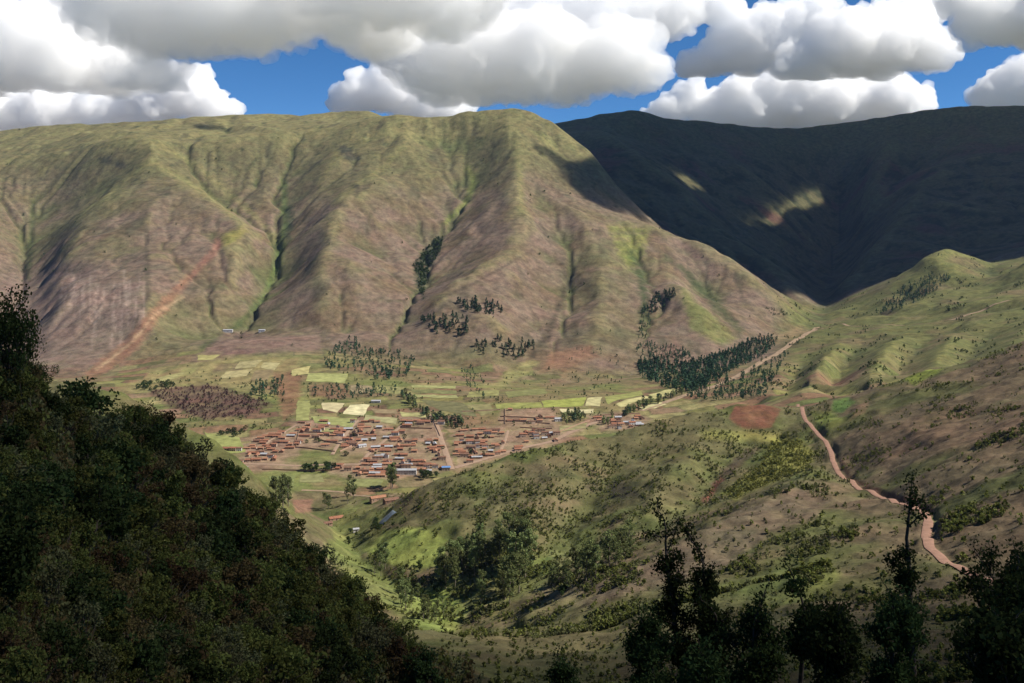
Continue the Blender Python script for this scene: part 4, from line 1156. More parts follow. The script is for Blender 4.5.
rounds([(303,470),(318,468),(320,472),(304,473)], 5, (11, 14), 'round dark tree in the row on the village green', 'trees on the village green', 1250, 7)
rounds([(322,469),(336,469),(336,473),(322,473)], 4, (12, 15), 'big dark tree at the end of the row on the village green', 'big trees on the village green', 1250, 7)
rounds([(416,477),(436,474),(437,479),(417,481)], 6, (9, 13), 'dark round tree below the lowest street of the village', 'trees below the village', 1100, 6)

# --- distant trees, small in the picture
PINES = [make_small_tree(300 + q, 10, 'pine', LEAF_PINE, 80, 0.15) for q in range(4)]
TALLS = [make_small_tree(310 + q, 10, 'tall', LEAF_PINE, 80, 0.14) for q in range(3)] + [make_small_tree(320 + q, 10, 'tall', LEAF_EUC, 80, 0.14) for q in range(3)]
BUSHY = [make_small_tree(330 + q, 6, 'round', LEAF_DARK, 70, 0.2) for q in range(4)]
def far(name, kinds, poly, n, hts, label, group, ymin=1250, mind=3, base=10.0, wide=1.3):
    for (x, y, z) in scatter(poly, n, RP, ymin, mind):
        h = RP.uniform(hts[0] * 0.7, hts[1] * 1.1)
        put(name, kinds[RP.integers(len(kinds))], (x, y, z), RP.uniform(0, 6.28), (h / base * wide * RP.uniform(0.8, 1.3),) * 2 + (h / base,), label, 'tree', group)
far('pine_tree', PINES, [(456,302),(470,301),(497,304),(504,312),(488,316),(466,311)], 46, (12, 17), 'dark pine of the oblong grove high on the brown spur', 'pine grove on the brown spur', 1900, 7)
far('pine_tree', PINES, [(421,320),(440,314),(468,318),(472,330),(462,338),(440,332),(434,338)], 44, (11, 17), 'dark pine scattered on the foot of the brown spur', 'pines on the spur foot', 1900, 8)
far('pine_tree', PINES, [(468,348),(480,338),(512,340),(536,346),(532,356),(505,358),(480,358)], 40, (10, 16), 'dark pine of the loose row low on the brown spur', 'pines low on the brown spur', 1900, 8)
far('pine_tree', PINES, [(652,300),(668,290),(677,292),(673,304),(656,312),(650,318)], 26, (13, 19), 'dark pine in the clump beside the small pyramid hill', 'pines beside the pyramid hill', 1900, 8)
far('eucalyptus_tree', TALLS, [(600,422),(640,404),(690,388),(692,391),(645,409),(606,427)], 44, (9, 15), 'slim tree of the row along the pale riverside fields', 'row of trees along the riverside fields', 1300, 6)
far('eucalyptus_tree', TALLS, [(400,392),(412,400),(430,414),(466,425),(470,430),(455,430),(425,418),(404,402)], 50, (8, 15), 'tree of the dark belt that runs down the stream to the village', 'tree belt along the stream', 1300, 6)
far('eucalyptus_tree', TALLS, [(560,416),(580,412),(586,418),(578,425),(562,425)], 20, (10, 15), 'tree of the dark grove behind the last houses', 'grove behind the last houses', 1300, 6)
far('leafy_tree', BUSHY, [(132,387),(150,383),(176,384),(174,389),(140,391)], 22, (7, 10), 'dark tree of the hedge row at the edge of the pale fields', 'hedge row by the pale fields', 1300, 6, 6)
far('leafy_tree', BUSHY, [(215,435),(230,430),(262,425),(260,432),(232,438)], 14, (5, 8), 'bluish bushy tree above the left houses', 'trees above the left houses', 1300, 6, 6)
far('leafy_tree', BUSHY, [(360,420),(440,430),(500,440),(480,462),(400,465),(330,455),(300,440)], 26, (4, 7), 'small garden tree between village houses', 'garden trees in the village', 1300, 6, 6)

# --- what no one would count: plantation, groves on the fan, scrub
def mass(name, jobs, mats, label, leafsize, seed):
    """one object of many small plants: jobs = (positions, heights, kind, leaves each, material index)"""
    r_ = np.random.default_rng(seed); S = Parts()
    for (pos, hs, kind, n, mi) in jobs:
        pos = np.array(pos); k = len(pos); hs = r_.uniform(hs[0] * 0.75, hs[1] * 1.05, k) if isinstance(hs, tuple) else hs
        g = np.concatenate([small_tree_geo(r_, h, kind, n) + p for h, p in zip(hs, pos)])
        hh = np.repeat(hs, n); t0 = np.repeat(r_.uniform(0.2, 0.8, k), n)
        v, f = quads(g, hh * leafsize[mi] * r_.uniform(0.7, 1.3, len(g)), r_)
        S.add(v, f, mi, np.repeat(np.stack([np.clip(t0 + r_.normal(0, .15, len(g)), 0, 1), r_.uniform(0, 1, len(g))], 1), 4, 0))
    me = S.mesh(name, mats); o = bpy.data.objects.new(name, me); COL.objects.link(o)
    o['kind'] = 'stuff'; o['label'] = label
    return o
jobs = []
for poly, n, h, y0 in (
    ([(637,364),(652,360),(668,366),(700,362),(740,346),(764,338),(780,342),(762,357),(735,370),(706,388),(690,392),(664,388),(640,378)], 1050, (8, 17), 1900),
    ([(634,350),(650,344),(672,346),(690,352),(690,362),(650,362)], 110, (8, 14), 1900),
    ([(668,388),(735,378),(790,352),(775,378),(765,398),(710,402),(690,398)], 330, (6, 13), 1500),
    ([(884,308),(905,285),(940,272),(952,278),(935,292),(905,308),(870,318)], 220, (9, 14), 2500),
    ([(323,362),(345,340),(356,342),(362,352),(400,352),(415,362),(405,380),(375,380),(360,372),(330,372)], 190, (9, 15), 1700),
    ([(254,385),(284,377),(285,396),(262,402),(250,398)], 70, (8, 13), 1500),
    ([(303,392),(340,386),(400,390),(405,397),(330,401)], 70, (8, 14), 1500),
    ([(460,372),(470,366),(482,376),(486,396),(478,400),(466,388)], 36, (6, 11), 1500),
    ([(645,300),(640,320),(636,350),(642,350),(652,320)], 40, (8, 14), 1900),
    ([(556,378),(575,350),(600,345),(640,372),(600,392)], 26, (5, 9), 1900)):
    jobs.append((scatter(poly, n, RP, y0), h, 'pine' if y0 >= 1900 else 'tall', 26, 0))
mass('forest', jobs, [LEAF_PINE], 'dark plantation forest and groves at the foot of the mountains', [0.22], 61)

def scrub_points(n, zone, r_, dens):
    px = r_.uniform(zone[0], zone[1], n * 8); py = r_.uniform(zone[2], zone[3], n * 8)
    H, good = hits(px, py, zone[4]); px, py = px[good], py[good]
    ok = (H[:, 1] < zone[5]) & (dens(px, py, H) > r_.uniform(size=len(px)))
    plots = [f_[0] for f_ in FIELDS] if zone[4] >= 1200 else [[(728,402),(783,402),(784,430),(728,430)]]
    for f_ in plots: ok &= ~inside_dist(f_, px, py)[0]  # nor on ploughed plots
    for q0 in range(0, len(ROAD_XY[0]), 4):            # nothing grows on the road
        ok &= (H[:, 0] - ROAD_XY[0][q0]) ** 2 + (H[:, 1] - ROAD_XY[1][q0]) ** 2 > 36.0
    return H[ok][:n]
def within(poly): return lambda a, b, H: inside_dist(poly, a, b)[0] * 1.0
def clumpy(s, lo, hi, seed, floor=0.0):
    return lambda a, b, H: floor + (1 - floor) * sstep(lo, hi, fbm(H[:, 0] / s, H[:, 1] / s, 4, seed))
r_ = np.random.default_rng(77)
jobs = []
def ridge_density(a, b, H):
    d = 0.06 + 0.94 * sstep(-0.1, 0.3, fbm(H[:, 0] / 40, H[:, 1] / 40, 5, 91) + 0.12 * fbm(H[:, 0] / 9, H[:, 1] / 9, 2, 92))
    d = np.where(inside_dist([(640,590),(700,528),(750,505),(805,488),(830,500),(810,525),(760,545),(700,585),(600,612),(480,640),(450,640),(520,600)], a, b)[0], 0.05, d)
    return np.where(inside_dist([(384,530),(420,527),(447,540),(441,566),(402,568),(362,549)], a, b)[0], 0.02, d)
pts = scrub_points(8500, (400, 830, 400, 640, 480, 1320), r_, ridge_density)
jobs.append((pts[:6000], (0.6, 2.6), 'round', 20, 0)); jobs.append((pts[6000:], (1.2, 3.4), 'round', 22, 1))
pts = scrub_points(900, (722, 816, 436, 500, 480, 1320), r_, within([(772,440),(800,440),(815,455),(806,470),(780,480),(750,492),(735,500),(722,493),(760,464)]))
jobs.append((pts, (1.2, 2.8), 'round', 22, 2))
pts = scrub_points(3400, (800, 1060, 345, 620, 330, 1260), r_, clumpy(50, 0.12, 0.45, 95, 0.03))
jobs.append((pts[:1900], (0.5, 2.0), 'round', 20, 0)); jobs.append((pts[1900:], (0.7, 3.2), 'round', 20, 1))
pts = scrub_points(2600, (330, 640, 470, 640, 480, 1300), r_, clumpy(40, 0.05, 0.4, 97, 0.05))
jobs.append((pts, (0.8, 2.4), 'round', 20, 1))
pts = scrub_points(2200, (440, 1040, 590, 690, 180, 520), r_, clumpy(18, -0.2, 0.3, 99, 0.2))
jobs.append((pts[:1300], (0.6, 1.8), 'round', 26, 1)); jobs.append((pts[1300:], (0.5, 1.4), 'round', 26, 0))
mass('scrub', jobs, [LEAF_OLIVE, LEAF_SHRUB, LEAF_YELLOW], 'low scrub and tussocks over the ridge and the right hill', [0.42, 0.42, 0.42], 62)
jobs = []
def gully_density(a, b, H):
    j_ = np.clip(np.searchsorted(YS, H[:, 1]), 0, len(YS) - 1); i_ = np.interp(a, PXS, np.arange(len(PXS))).astype(int)
    return 0.006 + 0.9 * sstep(5.0, 6.0, lacc[j_, i_]) * sstep(-.2, .3, n_mid[j_, i_])
pts = scrub_points(3200, (-20, 1040, 115, 372, 1990, 6800), r_, gully_density)
jobs.append((pts, (4, 8.5), 'round', 14, 0))
pts = scrub_points(330, (412, 446, 236, 300, 1990, 4000), r_, within([(434,240),(444,236),(440,252),(430,268),(426,280),(424,300),(418,290),(413,266),(420,256)]))
jobs.append((pts, (5, 9), 'round', 16, 0))
pts = scrub_points(700, (150, 620, 372, 430, 1250, 2300), r_, clumpy(50, 0.0, 0.4, 101, 0.05))
jobs.append((pts, (2, 4.5), 'round', 14, 0))
pts = scrub_points(500, (150, 275, 382, 422, 1250, 2300), r_, within([(150,392),(205,384),(245,394),(272,404),(245,416),(205,420),(168,406)]))
jobs.append((pts, (2.5, 5), 'round', 16, 1))
pts = scrub_points(1300, (760, 1030, 245, 400, 1400, 3600), r_, clumpy(80, 0.2, 0.5, 103, 0.008))
jobs.append((pts, (2.5, 6), 'round', 14, 0))
mass('mountain_scrub', jobs, [LEAF_DARK, leaf_material('reddish scrub leaves', (0.085, 0.048, 0.042))], 'dark scrub in the gullies of the mountains', [0.42, 0.42], 63)

# --- the shaded hillside: every shrub its own
SHR = [make_shrub(400 + q, 2.2, LEAF_SHRUB, 0.15) for q in range(4)]
SHD = [make_shrub(410 + q, 2.2, LEAF_DARK, 0.16, 1.1) for q in range(3)]
SHB = [make_shrub(420 + q, 2.0, LEAF_BROWN, 0.13, 0.8, 30, 44) for q in range(3)]
SHO = [make_shrub(430 + q, 2.0, LEAF_OLIVE, 0.12, 0.85, 30, 50) for q in range(2)]
hill_poly = [(-30,380),(40,405),(62,416),(140,430),(200,470),(270,524),(330,576),(400,650),(445,692),(-30,690)]
placed = []
SHKIND = [(SHR, 'leafy green shrub packed among others on the shaded hillside', 'green shrubs on the shaded hillside'),
          (SHD, 'dark evergreen shrub in the thicket on the shaded hillside', 'dark shrubs on the shaded hillside'),
          (SHB, 'dry brownish shrub between greener ones on the shaded hillside', 'dry shrubs on the shaded hillside'),
          (SHO, 'pale olive shrub with thin stems on the shaded hillside', 'olive shrubs on the shaded hillside')]
cnt = 0; tries = 0
while cnt < 285 and tries < 9000:
    tries += 1
    a, b = RP.uniform(-30, 470), RP.uniform(375, 690)
    if not in_poly(a, b, hill_poly): continue
    if in_poly(a, b, [(-30,346),(34,350),(46,386),(20,398),(-30,394)]): continue
    h_ = hit(a, b, 22)
    if h_ is None or h_[1] > 330: continue
    hp = RP.uniform(24, 56)
    h = float(np.clip(hp * h_[1] / FPX, 1.2, 7.5))
    if any((h_[0] - q[0]) ** 2 + (h_[1] - q[1]) ** 2 < (0.36 * (h + q[2])) ** 2 for q in placed): continue
    placed.append((h_[0], h_[1], h)); cnt += 1
    k_ = RP.choice(4, p=[0.42, 0.22, 0.22, 0.14]); kinds, lab, grp = SHKIND[k_]
    put('shrub', kinds[RP.integers(len(kinds))], (h_[0], h_[1], h_[2] - 0.05 * h), RP.uniform(0, 6.28), (h / 2.2 * RP.uniform(.95, 1.3),) * 2 + (h / 2.2,), lab, 'shrub', grp)
print('hillside shrubs', cnt)
r_ = np.random.default_rng(79); S = Parts()
gp = scrub_points(5200, (-40, 470, 372, 690, 20, 330), r_, lambda a, b, H: a * 0 + 1.0)
gp = np.array(gp); sc_ = np.clip(gp[:, 1] * 13 / FPX, 0.25, 2.6) * r_.uniform(0.5, 1.2, len(gp))
for mi in range(3):
    sel = np.nonzero(np.arange(len(gp)) % 3 == mi)[0]; n = 26
    g = np.concatenate([small_tree_geo(r_, sc_[k], 'round', n) * np.array([1.3, 1.3, 1]) + gp[k] for k in sel])
    v, f = quads(g, np.repeat(sc_[sel], n) * 0.3, r_, 0.5)
    S.add(v, f, mi, np.repeat(np.stack([np.repeat(r_.uniform(.2, .8, len(sel)), n), r_.uniform(0, 1, len(g))], 1), 4, 0))
o = bpy.data.objects.new('undergrowth', S.mesh('undergrowth', [LEAF_SHRUB, LEAF_BROWN, LEAF_OLIVE])); COL.objects.link(o)
o['kind'] = 'stuff'; o['label'] = 'grass tufts and low growth between the hillside shrubs'

# big bushes on the bank at the left edge
def near_shrub(name, px, py, Y, h, mesh, label, cat='shrub', wide=1.0, sink=0.05):
    x = (px - 512) / FPX * Y; z = float(ground(x, Y))
    return put(name, mesh, (x, Y, z - sink * h), RP.uniform(0, 6.28), (h / 2.2 * wide,) * 2 + (h / 2.2,), label, cat)
BIG = [make_shrub(440 + q, 2.2, LEAF_DARK, 0.085, 1.15, 48, 120) for q in range(2)]
near_shrub('bush', 10, 350, 73, 6.0, BIG[0], 'big round bush on the earth bank at the left edge, against the mountain', wide=0.62)
near_shrub('bush', -28, 350, 71, 6.2, BIG[1], 'bush cut by the frame beside the big round bush on the bank', wide=0.9)
near_shrub('bush', 38, 380, 86, 2.4, BIG[1], 'small bush on the slope just below the big round bush')
near_shrub('bush', 66, 405, 100, 2.6, SHD[0], 'dark bush on the hillside crest beside a bare step')

# --- foreground trees with open crowns
def make_open_tree(seed, h, spread, leaf=0.17, crown_from=0.35, leaders=1, dens=1.0, mat=None):
    r_ = np.random.default_rng(seed); T = Parts(); tips = []
    def grow(p, d, L, rad, lev):
        k = 5; pts = [p]; dd = d.copy()
        for q in range(k - 1):
            dd = dd + r_.normal(0, 0.10 + 0.05 * lev if lev else 0.035, 3) + np.array([0, 0, 0.06 if lev else 0.02]); dd /= np.linalg.norm(dd)
            pts.append(pts[-1] + dd * L / (k - 1))
        pts = np.array(pts); T.tube(pts, np.linspace(rad, rad * 0.45, k), 0, 7 if lev == 0 else 5)
        if lev >= 3 or L < 0.5:
            tips.append(pts); return
        if lev >= 2: tips.append(pts[2:])
        nb = [int(10 + h * 1.1), 4, 3][lev]
        for q in range(nb):
            t = (crown_from + (1 - crown_from) * r_.uniform(0, 1) ** 0.75) if lev == 0 else r_.uniform(0.2, 1.0); i = t * (k - 1); i0 = min(int(i), k - 2); pp = pts[i0] + (pts[i0 + 1] - pts[i0]) * (i - i0)
            a = r_.uniform(0, 2 * math.pi); up = r_.uniform(0.25, 1.0)
            nd = np.array([math.cos(a), math.sin(a), up]); nd = nd * 0.75 + dd * 0.45; nd /= np.linalg.norm(nd)
            l2 = (spread * r_.uniform(0.5, 1.0) * (1.05 - 0.28 * t) if lev == 0 else L * r_.uniform(0.35, 0.6))
            grow(pp, nd, l2, rad * (0.38 if lev == 0 else 0.5), lev + 1)
        grow(pts[-1], dd, L * 0.25 if lev == 0 else L * 0.5, rad * 0.45, min(lev + 2, 3))
    for q in range(leaders):
        a = r_.uniform(0, 6.28); ld = np.array([math.cos(a) * 0.13 * (leaders > 1), math.sin(a) * 0.13 * (leaders > 1), 1.0])
        grow(np.array([0.0, 0, -0.4]), ld / np.linalg.norm(ld), h * (0.85 if q == 0 else r_.uniform(0.6, 0.8)), 0.016 * h, 0)
    Cn = Parts()
    for pts in tips:
        ln = float(np.linalg.norm(np.diff(pts, axis=0), axis=1).sum()); n = max(8, int(46 * dens * np.clip(ln / 0.9, 0.6, 3.5))); t = r_.uniform(0.1, 1.1, n) ** 0.7 * (len(pts) - 1); i0 = np.clip(t.astype(int), 0, len(pts) - 2)
        P0 = pts[i0] + (pts[i0 + 1] - pts[i0]) * (t - i0)[:, None] + r_.normal(0, leaf * 1.25, (n, 3))
        Cn.leaves(P0, leaf * r_.uniform(0.7, 1.2), r_, 0, 1, 0.3, r_.uniform(0.25, 0.75))
    return [('trunk', T.mesh('trunk', [BARK], True)), ('crown', Cn.mesh('crown', [mat or LEAF_DARK]))]
def near_tree(px, top_row, Y, spread, label, seed, **kw):
    x = (px - 512) / FPX * Y; z = float(ground(x, Y)); top = CAMZ - (top_row - HOR) * Y / FPX
    h = (top - z)
    parts = make_open_tree(seed, h, spread, **kw)
    o = put('open_crowned_tree', parts, (x, Y, z), RP.uniform(0, 6.28), 1.0, label, 'tree')
    # bring the crown's highest twig to its height
    zt = max(v.co.z for v in parts[1][1].vertices); s = h / zt; o.scale = (1.0, 1.0, s)
    print('near tree', px, round(h, 1), 'leaves', len(parts[1][1].polygons))
near_tree(694, 512, 58, 1.5, 'dark tree with two upright leaders, tallest left of the thin topped one', 501, leaders=3, crown_from=0.4, dens=0.9)
near_tree(795, 546, 50, 1.1, 'dark tree with a bare stem and a small tuft of crown on top', 502, crown_from=0.72, dens=1.3)
near_tree(920, 476, 52, 1.2, 'slender dark tree rising across the dirt road, tallest of the near trees', 523, crown_from=0.2, dens=1.1)
near_tree(1000, 534, 46, 3.4, 'broad dark tree with an open crown in front of the dirt road', 504, crown_from=0.3, dens=0.8)
near_tree(882, 566, 44, 2.0, 'dark tree with spreading lower boughs beside the slender one', 505, crown_from=0.35)
near_tree(840, 590, 42, 2.4, 'low dark tree between the tufted and the slender trees', 506, crown_from=0.2, dens=0.8)
near_tree(745, 582, 46, 2.4, 'leafy dark tree between the two leaders and the tufted tree', 507, crown_from=0.2, dens=0.8)
near_tree(648, 598, 56, 2.2, 'dark tree with spreading low boughs, first of the near trees from the left', 508, crown_from=0.25)
near_tree(1035, 560, 40, 2.8, 'dark tree cut by the frame below the dirt road', 509, crown_from=0.25, dens=0.8)
near_tree(565, 640, 66, 1.8, 'small dark tree low at the foot of the picture, near the shaded hillside', 510, crown_from=0.2, dens=0.8)
near_tree(700, 630, 40, 2.0, 'leafy dark tree in front of the two upright leaders', 513, crown_from=0.15, dens=0.8)
near_tree(8, 470, 40, 1.5, 'dark big leaved tree at the left edge on the shaded hillside', 514, crown_from=0.15, dens=1.4, leaf=0.2)
near_tree(1010, 600, 30, 2.4, 'wide dark tree in the bottom corner of the slope', 516, crown_from=0.15, dens=0.8)
near_tree(655, 650, 40, 1.8, 'low dark tree at the foot of the slope beside the first tree', 518, crown_from=0.15, dens=0.8)
# ------------------------------------------------------------------ the village
def house_mat(name, c, amt=0.22, scale=1.2):
    return flat_mat(name, c, scale, amt)
WALLS = [house_mat('adobe wall', (0.33, 0.215, 0.15)), house_mat('pale adobe wall', (0.44, 0.33, 0.25)), house_mat('whitewashed wall', (0.56, 0.53, 0.50)), house_mat('brown wall', (0.20, 0.12, 0.085))]
ROOFS = [house_mat('terracotta tiles', (0.25, 0.115, 0.070), 0.35, 0.8), house_mat('old brown tiles', (0.17, 0.095, 0.065), 0.35, 0.8), house_mat('orange tiles', (0.30, 0.150, 0.090), 0.3, 0.8), house_mat('zinc sheet', (0.33, 0.33, 0.34), 0.25, 0.8)]
DOOR = house_mat('door boards', (0.05, 0.035, 0.03)); GLASS = house_mat('dark window', (0.03, 0.035, 0.04)); BLUEZINC = house_mat('blue sheet', (0.12, 0.22, 0.42)); WHITE = WALLS[2]

def box(P, x0, x1, y0, y1, z0, z1, mi=0):
    v = np.array([(x, y, z) for z in (z0, z1) for y in (y0, y1) for x in (x0, x1)], float)
    f = np.array([(0, 2, 3, 1), (4, 5, 7, 6), (0, 1, 5, 4), (2, 6, 7, 3), (0, 4, 6, 2), (1, 3, 7, 5)])
    P.add(v, f, mi, (0.5, 0.5))
def wall_geo(w, d, hw, rise, mat):
    P = Parts(); box(P, -w / 2, w / 2, -d / 2, d / 2, -2.5, hw)
    for s in (-1, 1):                    # gable ends
        x = s * (w / 2 - 0.15)
        v = np.array([(x - .15, -d / 2, hw), (x - .15, d / 2, hw), (x - .15, 0, hw + rise), (x + .15, -d / 2, hw), (x + .15, d / 2, hw), (x + .15, 0, hw + rise)])
        P.add(v, np.array([(0, 1, 2, 2), (3, 5, 4, 4), (0, 2, 5, 3), (1, 4, 5, 2)]), 0, (0.5, 0.5))
    return P.mesh('wall', [mat])
def roof_geo(w, d, hw, rise, mat):
    P = Parts(); o_ = 0.45; th = 0.18; k = rise / (d / 2); zb = hw - o_ * k + 0.04
    prof = [(-d / 2 - o_, zb), (0, hw + rise + 0.04), (d / 2 + o_, zb)]
    for (a, b) in ((prof[0], prof[1]), (prof[1], prof[2])):
        v = np.array([(x, y, z + t) for x in (-w / 2 - o_, w / 2 + o_) for (y, z) in (a, b) for t in (0, th)])
        f = np.array([(0, 4, 6, 2), (1, 3, 7, 5), (0, 1, 5, 4), (2, 6, 7, 3), (0, 2, 3, 1), (4, 5, 7, 6)])
        P.add(v, f, 0, (0.5, 0.5))
    box(P, -w / 2 - o_, w / 2 + o_, -0.16, 0.16, hw + rise + 0.16, hw + rise + 0.34)   # ridge tiles
    return P.mesh('roof', [mat])
def panel(x, y, z0, w, h, mat, name):
    P = Parts(); box(P, x - w / 2, x + w / 2, y - 0.06, y + 0.02, z0, z0 + h); return P.mesh(name, [mat])

def house_kind(w, d, hw, rise, wm, rm, nwin=2, storeys=1):
    parts = [('wall', wall_geo(w, d, hw, rise, WALLS[wm])), ('roof', roof_geo(w, d, hw, rise, rm if not isinstance(rm, int) else ROOFS[rm])), ('door', panel(0, -d / 2, 0, 1.3, 2.2, DOOR, 'door'))]
    for st in range(storeys):
        for q in range(nwin):
            x = (q + 0.5) / nwin * w - w / 2
            if st == 0 and abs(x) < 1.2: continue
            parts.append(('window', panel(x, -d / 2, 1.0 + 2.8 * st, 1.1, 1.2, GLASS, 'window')))
    return parts
KINDS = []
for q in range(16):
    r2 = random.Random(900 + q)
    two = q % 4 == 3
    KINDS.append((house_kind(r2.uniform(7, 14), r2.uniform(5, 7), 5.3 if two else r2.uniform(2.8, 3.4), r2.uniform(1.3, 2.0), [0, 1, 0, 2, 1, 3, 0, 1][q % 8], [0, 2, 0, 1, 0, 3, 2, 1, 0, 2, 1, 0, 2, 0, 3, 0][q], 2 if not two else 3, 2 if two else 1),
                  [0, 2, 0, 1, 0, 3, 2, 1, 0, 2, 1, 0, 2, 0, 3, 0][q], two))
RN = {0: 'red tiled', 1: 'brown tiled', 2: 'orange tiled', 3: 'grey metal'}
BLOCKS = [
 ([(246,448),(262,436),(296,430),(300,440),(296,452),(282,460),(246,462)], 40, 'in the terraced block at the village left end', 0.02),
 ([(296,424),(318,420),(346,427),(344,436),(330,446),(300,446)], 26, 'in the sparse rows under the pale crop plots', 0.05),
 ([(350,421),(376,420),(390,430),(372,446),(344,450),(346,438)], 30, 'in the block between the two slanting lanes', 0.1),
 ([(376,444),(404,430),(440,440),(446,470),(400,476),(360,466)], 66, 'in the dense block left of the wide main street', 0.05),
 ([(457,432),(500,428),(506,440),(500,456),(462,466),(450,446)], 44, 'in the block right of the wide main street', 0.1),
 ([(508,434),(555,430),(560,440),(520,452),(500,456)], 18, 'along the road out of the village', 0.2),
 ([(590,418),(620,415),(648,420),(640,428),(600,430)], 20, 'in the small hamlet beyond the scrub ridge', 0.2),
 ([(222,462),(246,464),(246,471),(222,470)], 7, 'just above the edge of the shaded hillside', 0.0),
 ([(226,446),(241,446),(240,453),(226,452)], 4, 'alone beside the leftmost green field', 0.0),
 ([(330,465),(356,466),(400,470),(398,478),(350,477),(330,472)], 22, 'in the lowest row beside the village green', 0.02),
 ([(400,419),(430,416),(436,424),(404,427)], 9, 'in the red hamlet at the top of the main street', 0.0),
 ([(505,410),(552,409),(550,424),(506,425)], 9, 'scattered on the brown plots below the bright fields', 0.1),
]
def project(X, Y):
    z = ground(X, Y); return 512 + X / Y * FPX, HOR + (CAMZ - z) / Y * FPX, z
RV = np.random.default_rng(15)
taken = []
def dup_thing(parts, loc, rz, label, group, sc):
    return put('house', parts, loc, rz, sc, label, 'house', group)
for (poly, n, where, ang) in BLOCKS:
    hs_ = np.array([hit(a, b, 1240)[:2] for a, b in poly]); lo, hi = hs_.min(0) - 20, hs_.max(0) + 20
    cand = []
    y = lo[1]
    while y < hi[1]:
        x = lo[0] + RV.uniform(0, 12)
        while x < hi[0]:
            cand.append((x, y + RV.normal(0, 1.5))); x += RV.uniform(9.0, 13)
        y += RV.uniform(9, 12)
    cand = np.array(cand); px, py, z = project(cand[:, 0], cand[:, 1])
    ok, _ = inside_dist(poly, px, py); idx = np.nonzero(ok)[0]
    RV.shuffle(idx); got = 0
    for k in idx:
        if got >= n: break
        x, y = cand[k]
        if any((x - a) ** 2 + (y - b) ** 2 < 8.0 ** 2 for a, b in taken): continue
        q = int(RV.integers(16))
        parts, rf, two = KINDS[q]
        lab = RN[rf] + (' two-storey house ' if two else ' low house ') + where
        turn = ang + RV.normal(0, 0.07) + (math.pi / 2 if RV.uniform() < 0.14 else 0) + (math.pi if RV.uniform() < 0.1 else 0)
        dup_thing(parts, (x, y, float(z[k])), turn, lab, RN[rf] + (' two-storey' if two else ' low') + ' houses ' + where, (RV.uniform(0.9, 1.35),) + (RV.uniform(0.72, 0.98),) * 2); taken.append((x, y)); got += 1
print('houses', len(taken))
def single(px, py, w, d, hw, rise, wm, rm, label, rz=0.0, nwin=3, st=1, ymin=900, name='house', cat='house'):
    x, y, z = hit(px, py, ymin)
    put(name, house_kind(w, d, hw, rise, wm, rm, nwin, st), (x, y, z), rz, 1.0, label, cat)
single(406, 474, 30, 8, 6.2, 1.6, 2, 3, 'long white two-storey school building at the lower edge of the village', 0.03, 8, 2, 1240, 'school_building', 'building')
single(362, 447, 13, 6, 3.2, 1.4, 2, 3, 'white house standing alone on the open ground between blocks', 0.6, 3, 1, 1240)
single(441, 424, 12, 7, 5.0, 2.2, 2, 1, 'small white chapel-like house at the top of the main street', 0.0, 2, 1, 1240)
single(446, 470, 12, 8, 4.5, 1.2, 1, BLUEZINC, 'house with a blue metal roof at the foot of the main street', 0.1, 3, 1, 1240)
single(376, 402.5, 17, 7, 3.4, 1.4, 2, 3, 'long white house among the trees above the pale crop plots', 0.05, 4, 1, 1240)
single(558, 421, 12, 7, 4.4, 1.6, 2, 3, 'white house against the dark grove behind the village', 0.2, 3, 1, 1240)
single(228, 331.5, 24, 8, 4.0, 1.6, 2, 3, 'long white building alone at the foot of the mountain, by the track', 0.1, 4, 1, 1800)
single(262, 331.5, 16, 8, 4.0, 1.6, 2, 3, 'short white building alone at the foot of the mountain, farther along the track', 0.1, 3, 1, 1800)
single(378, 500, 20, 7, 3.6, 2.0, 0, 2, 'orange tiled farmhouse on the river flats, above the blue netting', 0.55, 4)
single(391, 502, 17, 9, 3.2, 1.8, 3, 1, 'dark brown tiled barn beside the orange tiled farmhouse', 0.5, 3)
single(336, 520, 17, 6, 3.0, 1.8, 0, 0, 'red tiled house on the green terraces, near the shaded hillside', 0.5, 3)
single(328, 525, 9, 5, 2.6, 1.4, 0, 1, 'small brown shed beside the red tiled house on the terraces', 0.5, 2)
single(356, 531, 6, 4, 2.4, 0.8, 2, 3, 'tiny white hut on the bright terrace', 0.3, 2)

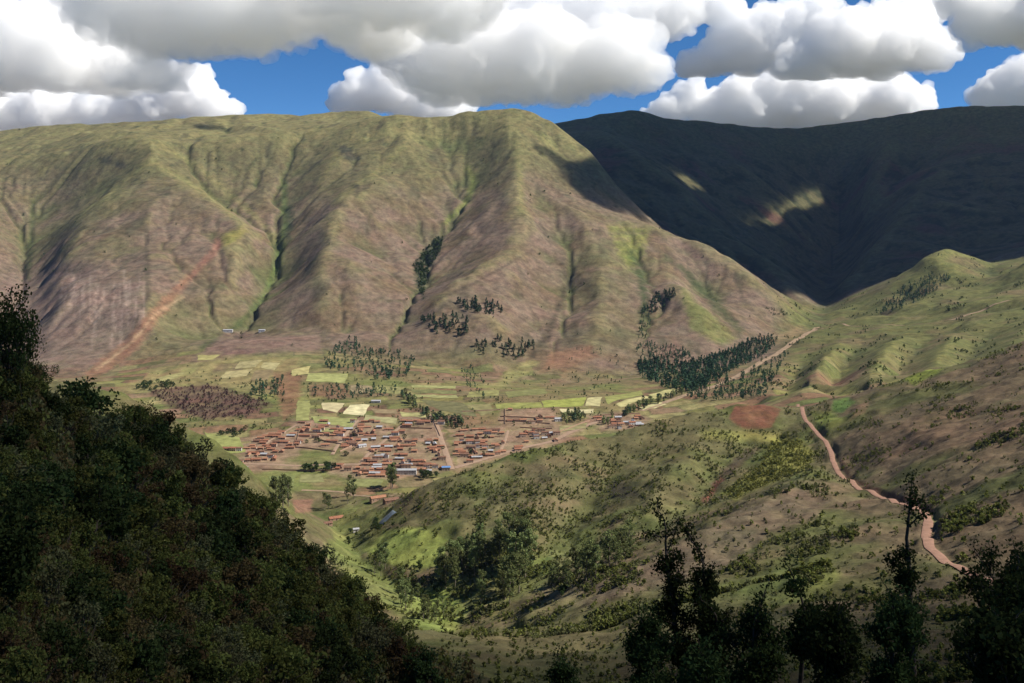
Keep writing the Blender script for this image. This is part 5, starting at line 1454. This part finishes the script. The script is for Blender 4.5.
# blue netting tunnel
def netting():
    x0, y0, _ = hit(388, 518, 900)
    P = Parts(); n = 9; m_ = 14; L_, W_, H_ = 18.0, 15.0, 1.6; turn = 0.35
    def shell(u, t, extra=0.0):
        a = -np.cos(t) * (W_ / 2 + extra); b = u
        X = x0 + a * math.cos(turn) - b * math.sin(turn); Y = y0 + a * math.sin(turn) + b * math.cos(turn)
        return np.stack([X - x0, Y - y0, ground(X, Y) + np.sin(t) * (H_ + extra) - 0.1], -1)
    u, t = np.meshgrid(np.linspace(-L_ / 2, L_ / 2, m_), np.linspace(0, math.pi, n), indexing='ij')
    v = shell(u, t).reshape(-1, 3); a = (np.arange(m_ - 1)[:, None] * n + np.arange(n - 1)[None]).ravel()
    P.add(v, np.stack([a, a + n, a + n + 1, a + 1], -1), 0, (.5, .5))
    parts = [('cover', P.mesh('cover', [house_mat('blue grey netting', (0.13, 0.17, 0.20), 0.3, 0.5)], True))]
    for k in range(5):
        Q = Parts(); tt = np.linspace(0, math.pi, 9)
        Q.tube(shell(np.full(9, -L_ / 2 + k * L_ / 4), tt, 0.1), np.full(9, 0.07), 0, 4)
        parts.append(('hoop', Q.mesh('hoop', [ROOFS[3]])))
    put('net_tunnel', parts, (x0, y0, 0), 0, 1.0, 'low tunnel of blue grey netting over crops below the farmhouse', 'greenhouse')
netting()

# adobe plot walls
def plot_wall(a, b, label):
    A = hit(*a, 1240); B = hit(*b, 1240)
    n = 8; xs = np.linspace(A[0], B[0], n); ys = np.linspace(A[1], B[1], n); zs = ground(xs, ys)
    d = np.array([B[0] - A[0], B[1] - A[1]]); d /= np.linalg.norm(d); nx_, ny_ = -d[1] * 0.3, d[0] * 0.3
    v = []
    for k in range(n):
        for (s, h) in ((-1, -0.5), (-1, 2.1), (1, 2.1), (1, -0.5)): v.append((xs[k] + s * nx_, ys[k] + s * ny_, zs[k] + h))
    f = []
    for k in range(n - 1):
        for c in range(4): f.append((k * 4 + c, k * 4 + (c + 1) % 4, k * 4 + 4 + (c + 1) % 4, k * 4 + 4 + c))
    f += [(3, 2, 1, 0), ((n - 1) * 4, (n - 1) * 4 + 1, (n - 1) * 4 + 2, (n - 1) * 4 + 3)]
    P = Parts(); P.add(np.array(v), np.array(f), 0, (.5, .5))
    put('adobe_wall', P.mesh('adobe_wall', [WALLS[0]]), (0, 0, 0), 0, 1.0, label, 'wall', 'adobe plot walls between the fields')
for a, b in (((500,417),(556,419)),((498,421),(550,424)),((462,412),(500,410)),((505,409),(505,424)),((300,432),(344,434)),((318,440),(350,446)),((262,470),(330,471)),((300,427),(296,446)),((440,436),(432,418)),
             ((456,432),(500,429)),((560,432),(590,421)),((340,452),(366,440)),((400,428),(432,429)),((352,438),(380,436)),((470,438),(500,437)),((290,447),(335,452)),((595,416),(640,414)),((520,428),(552,429))):
    plot_wall(a, b, 'low adobe wall along the edge of a plot in the village')
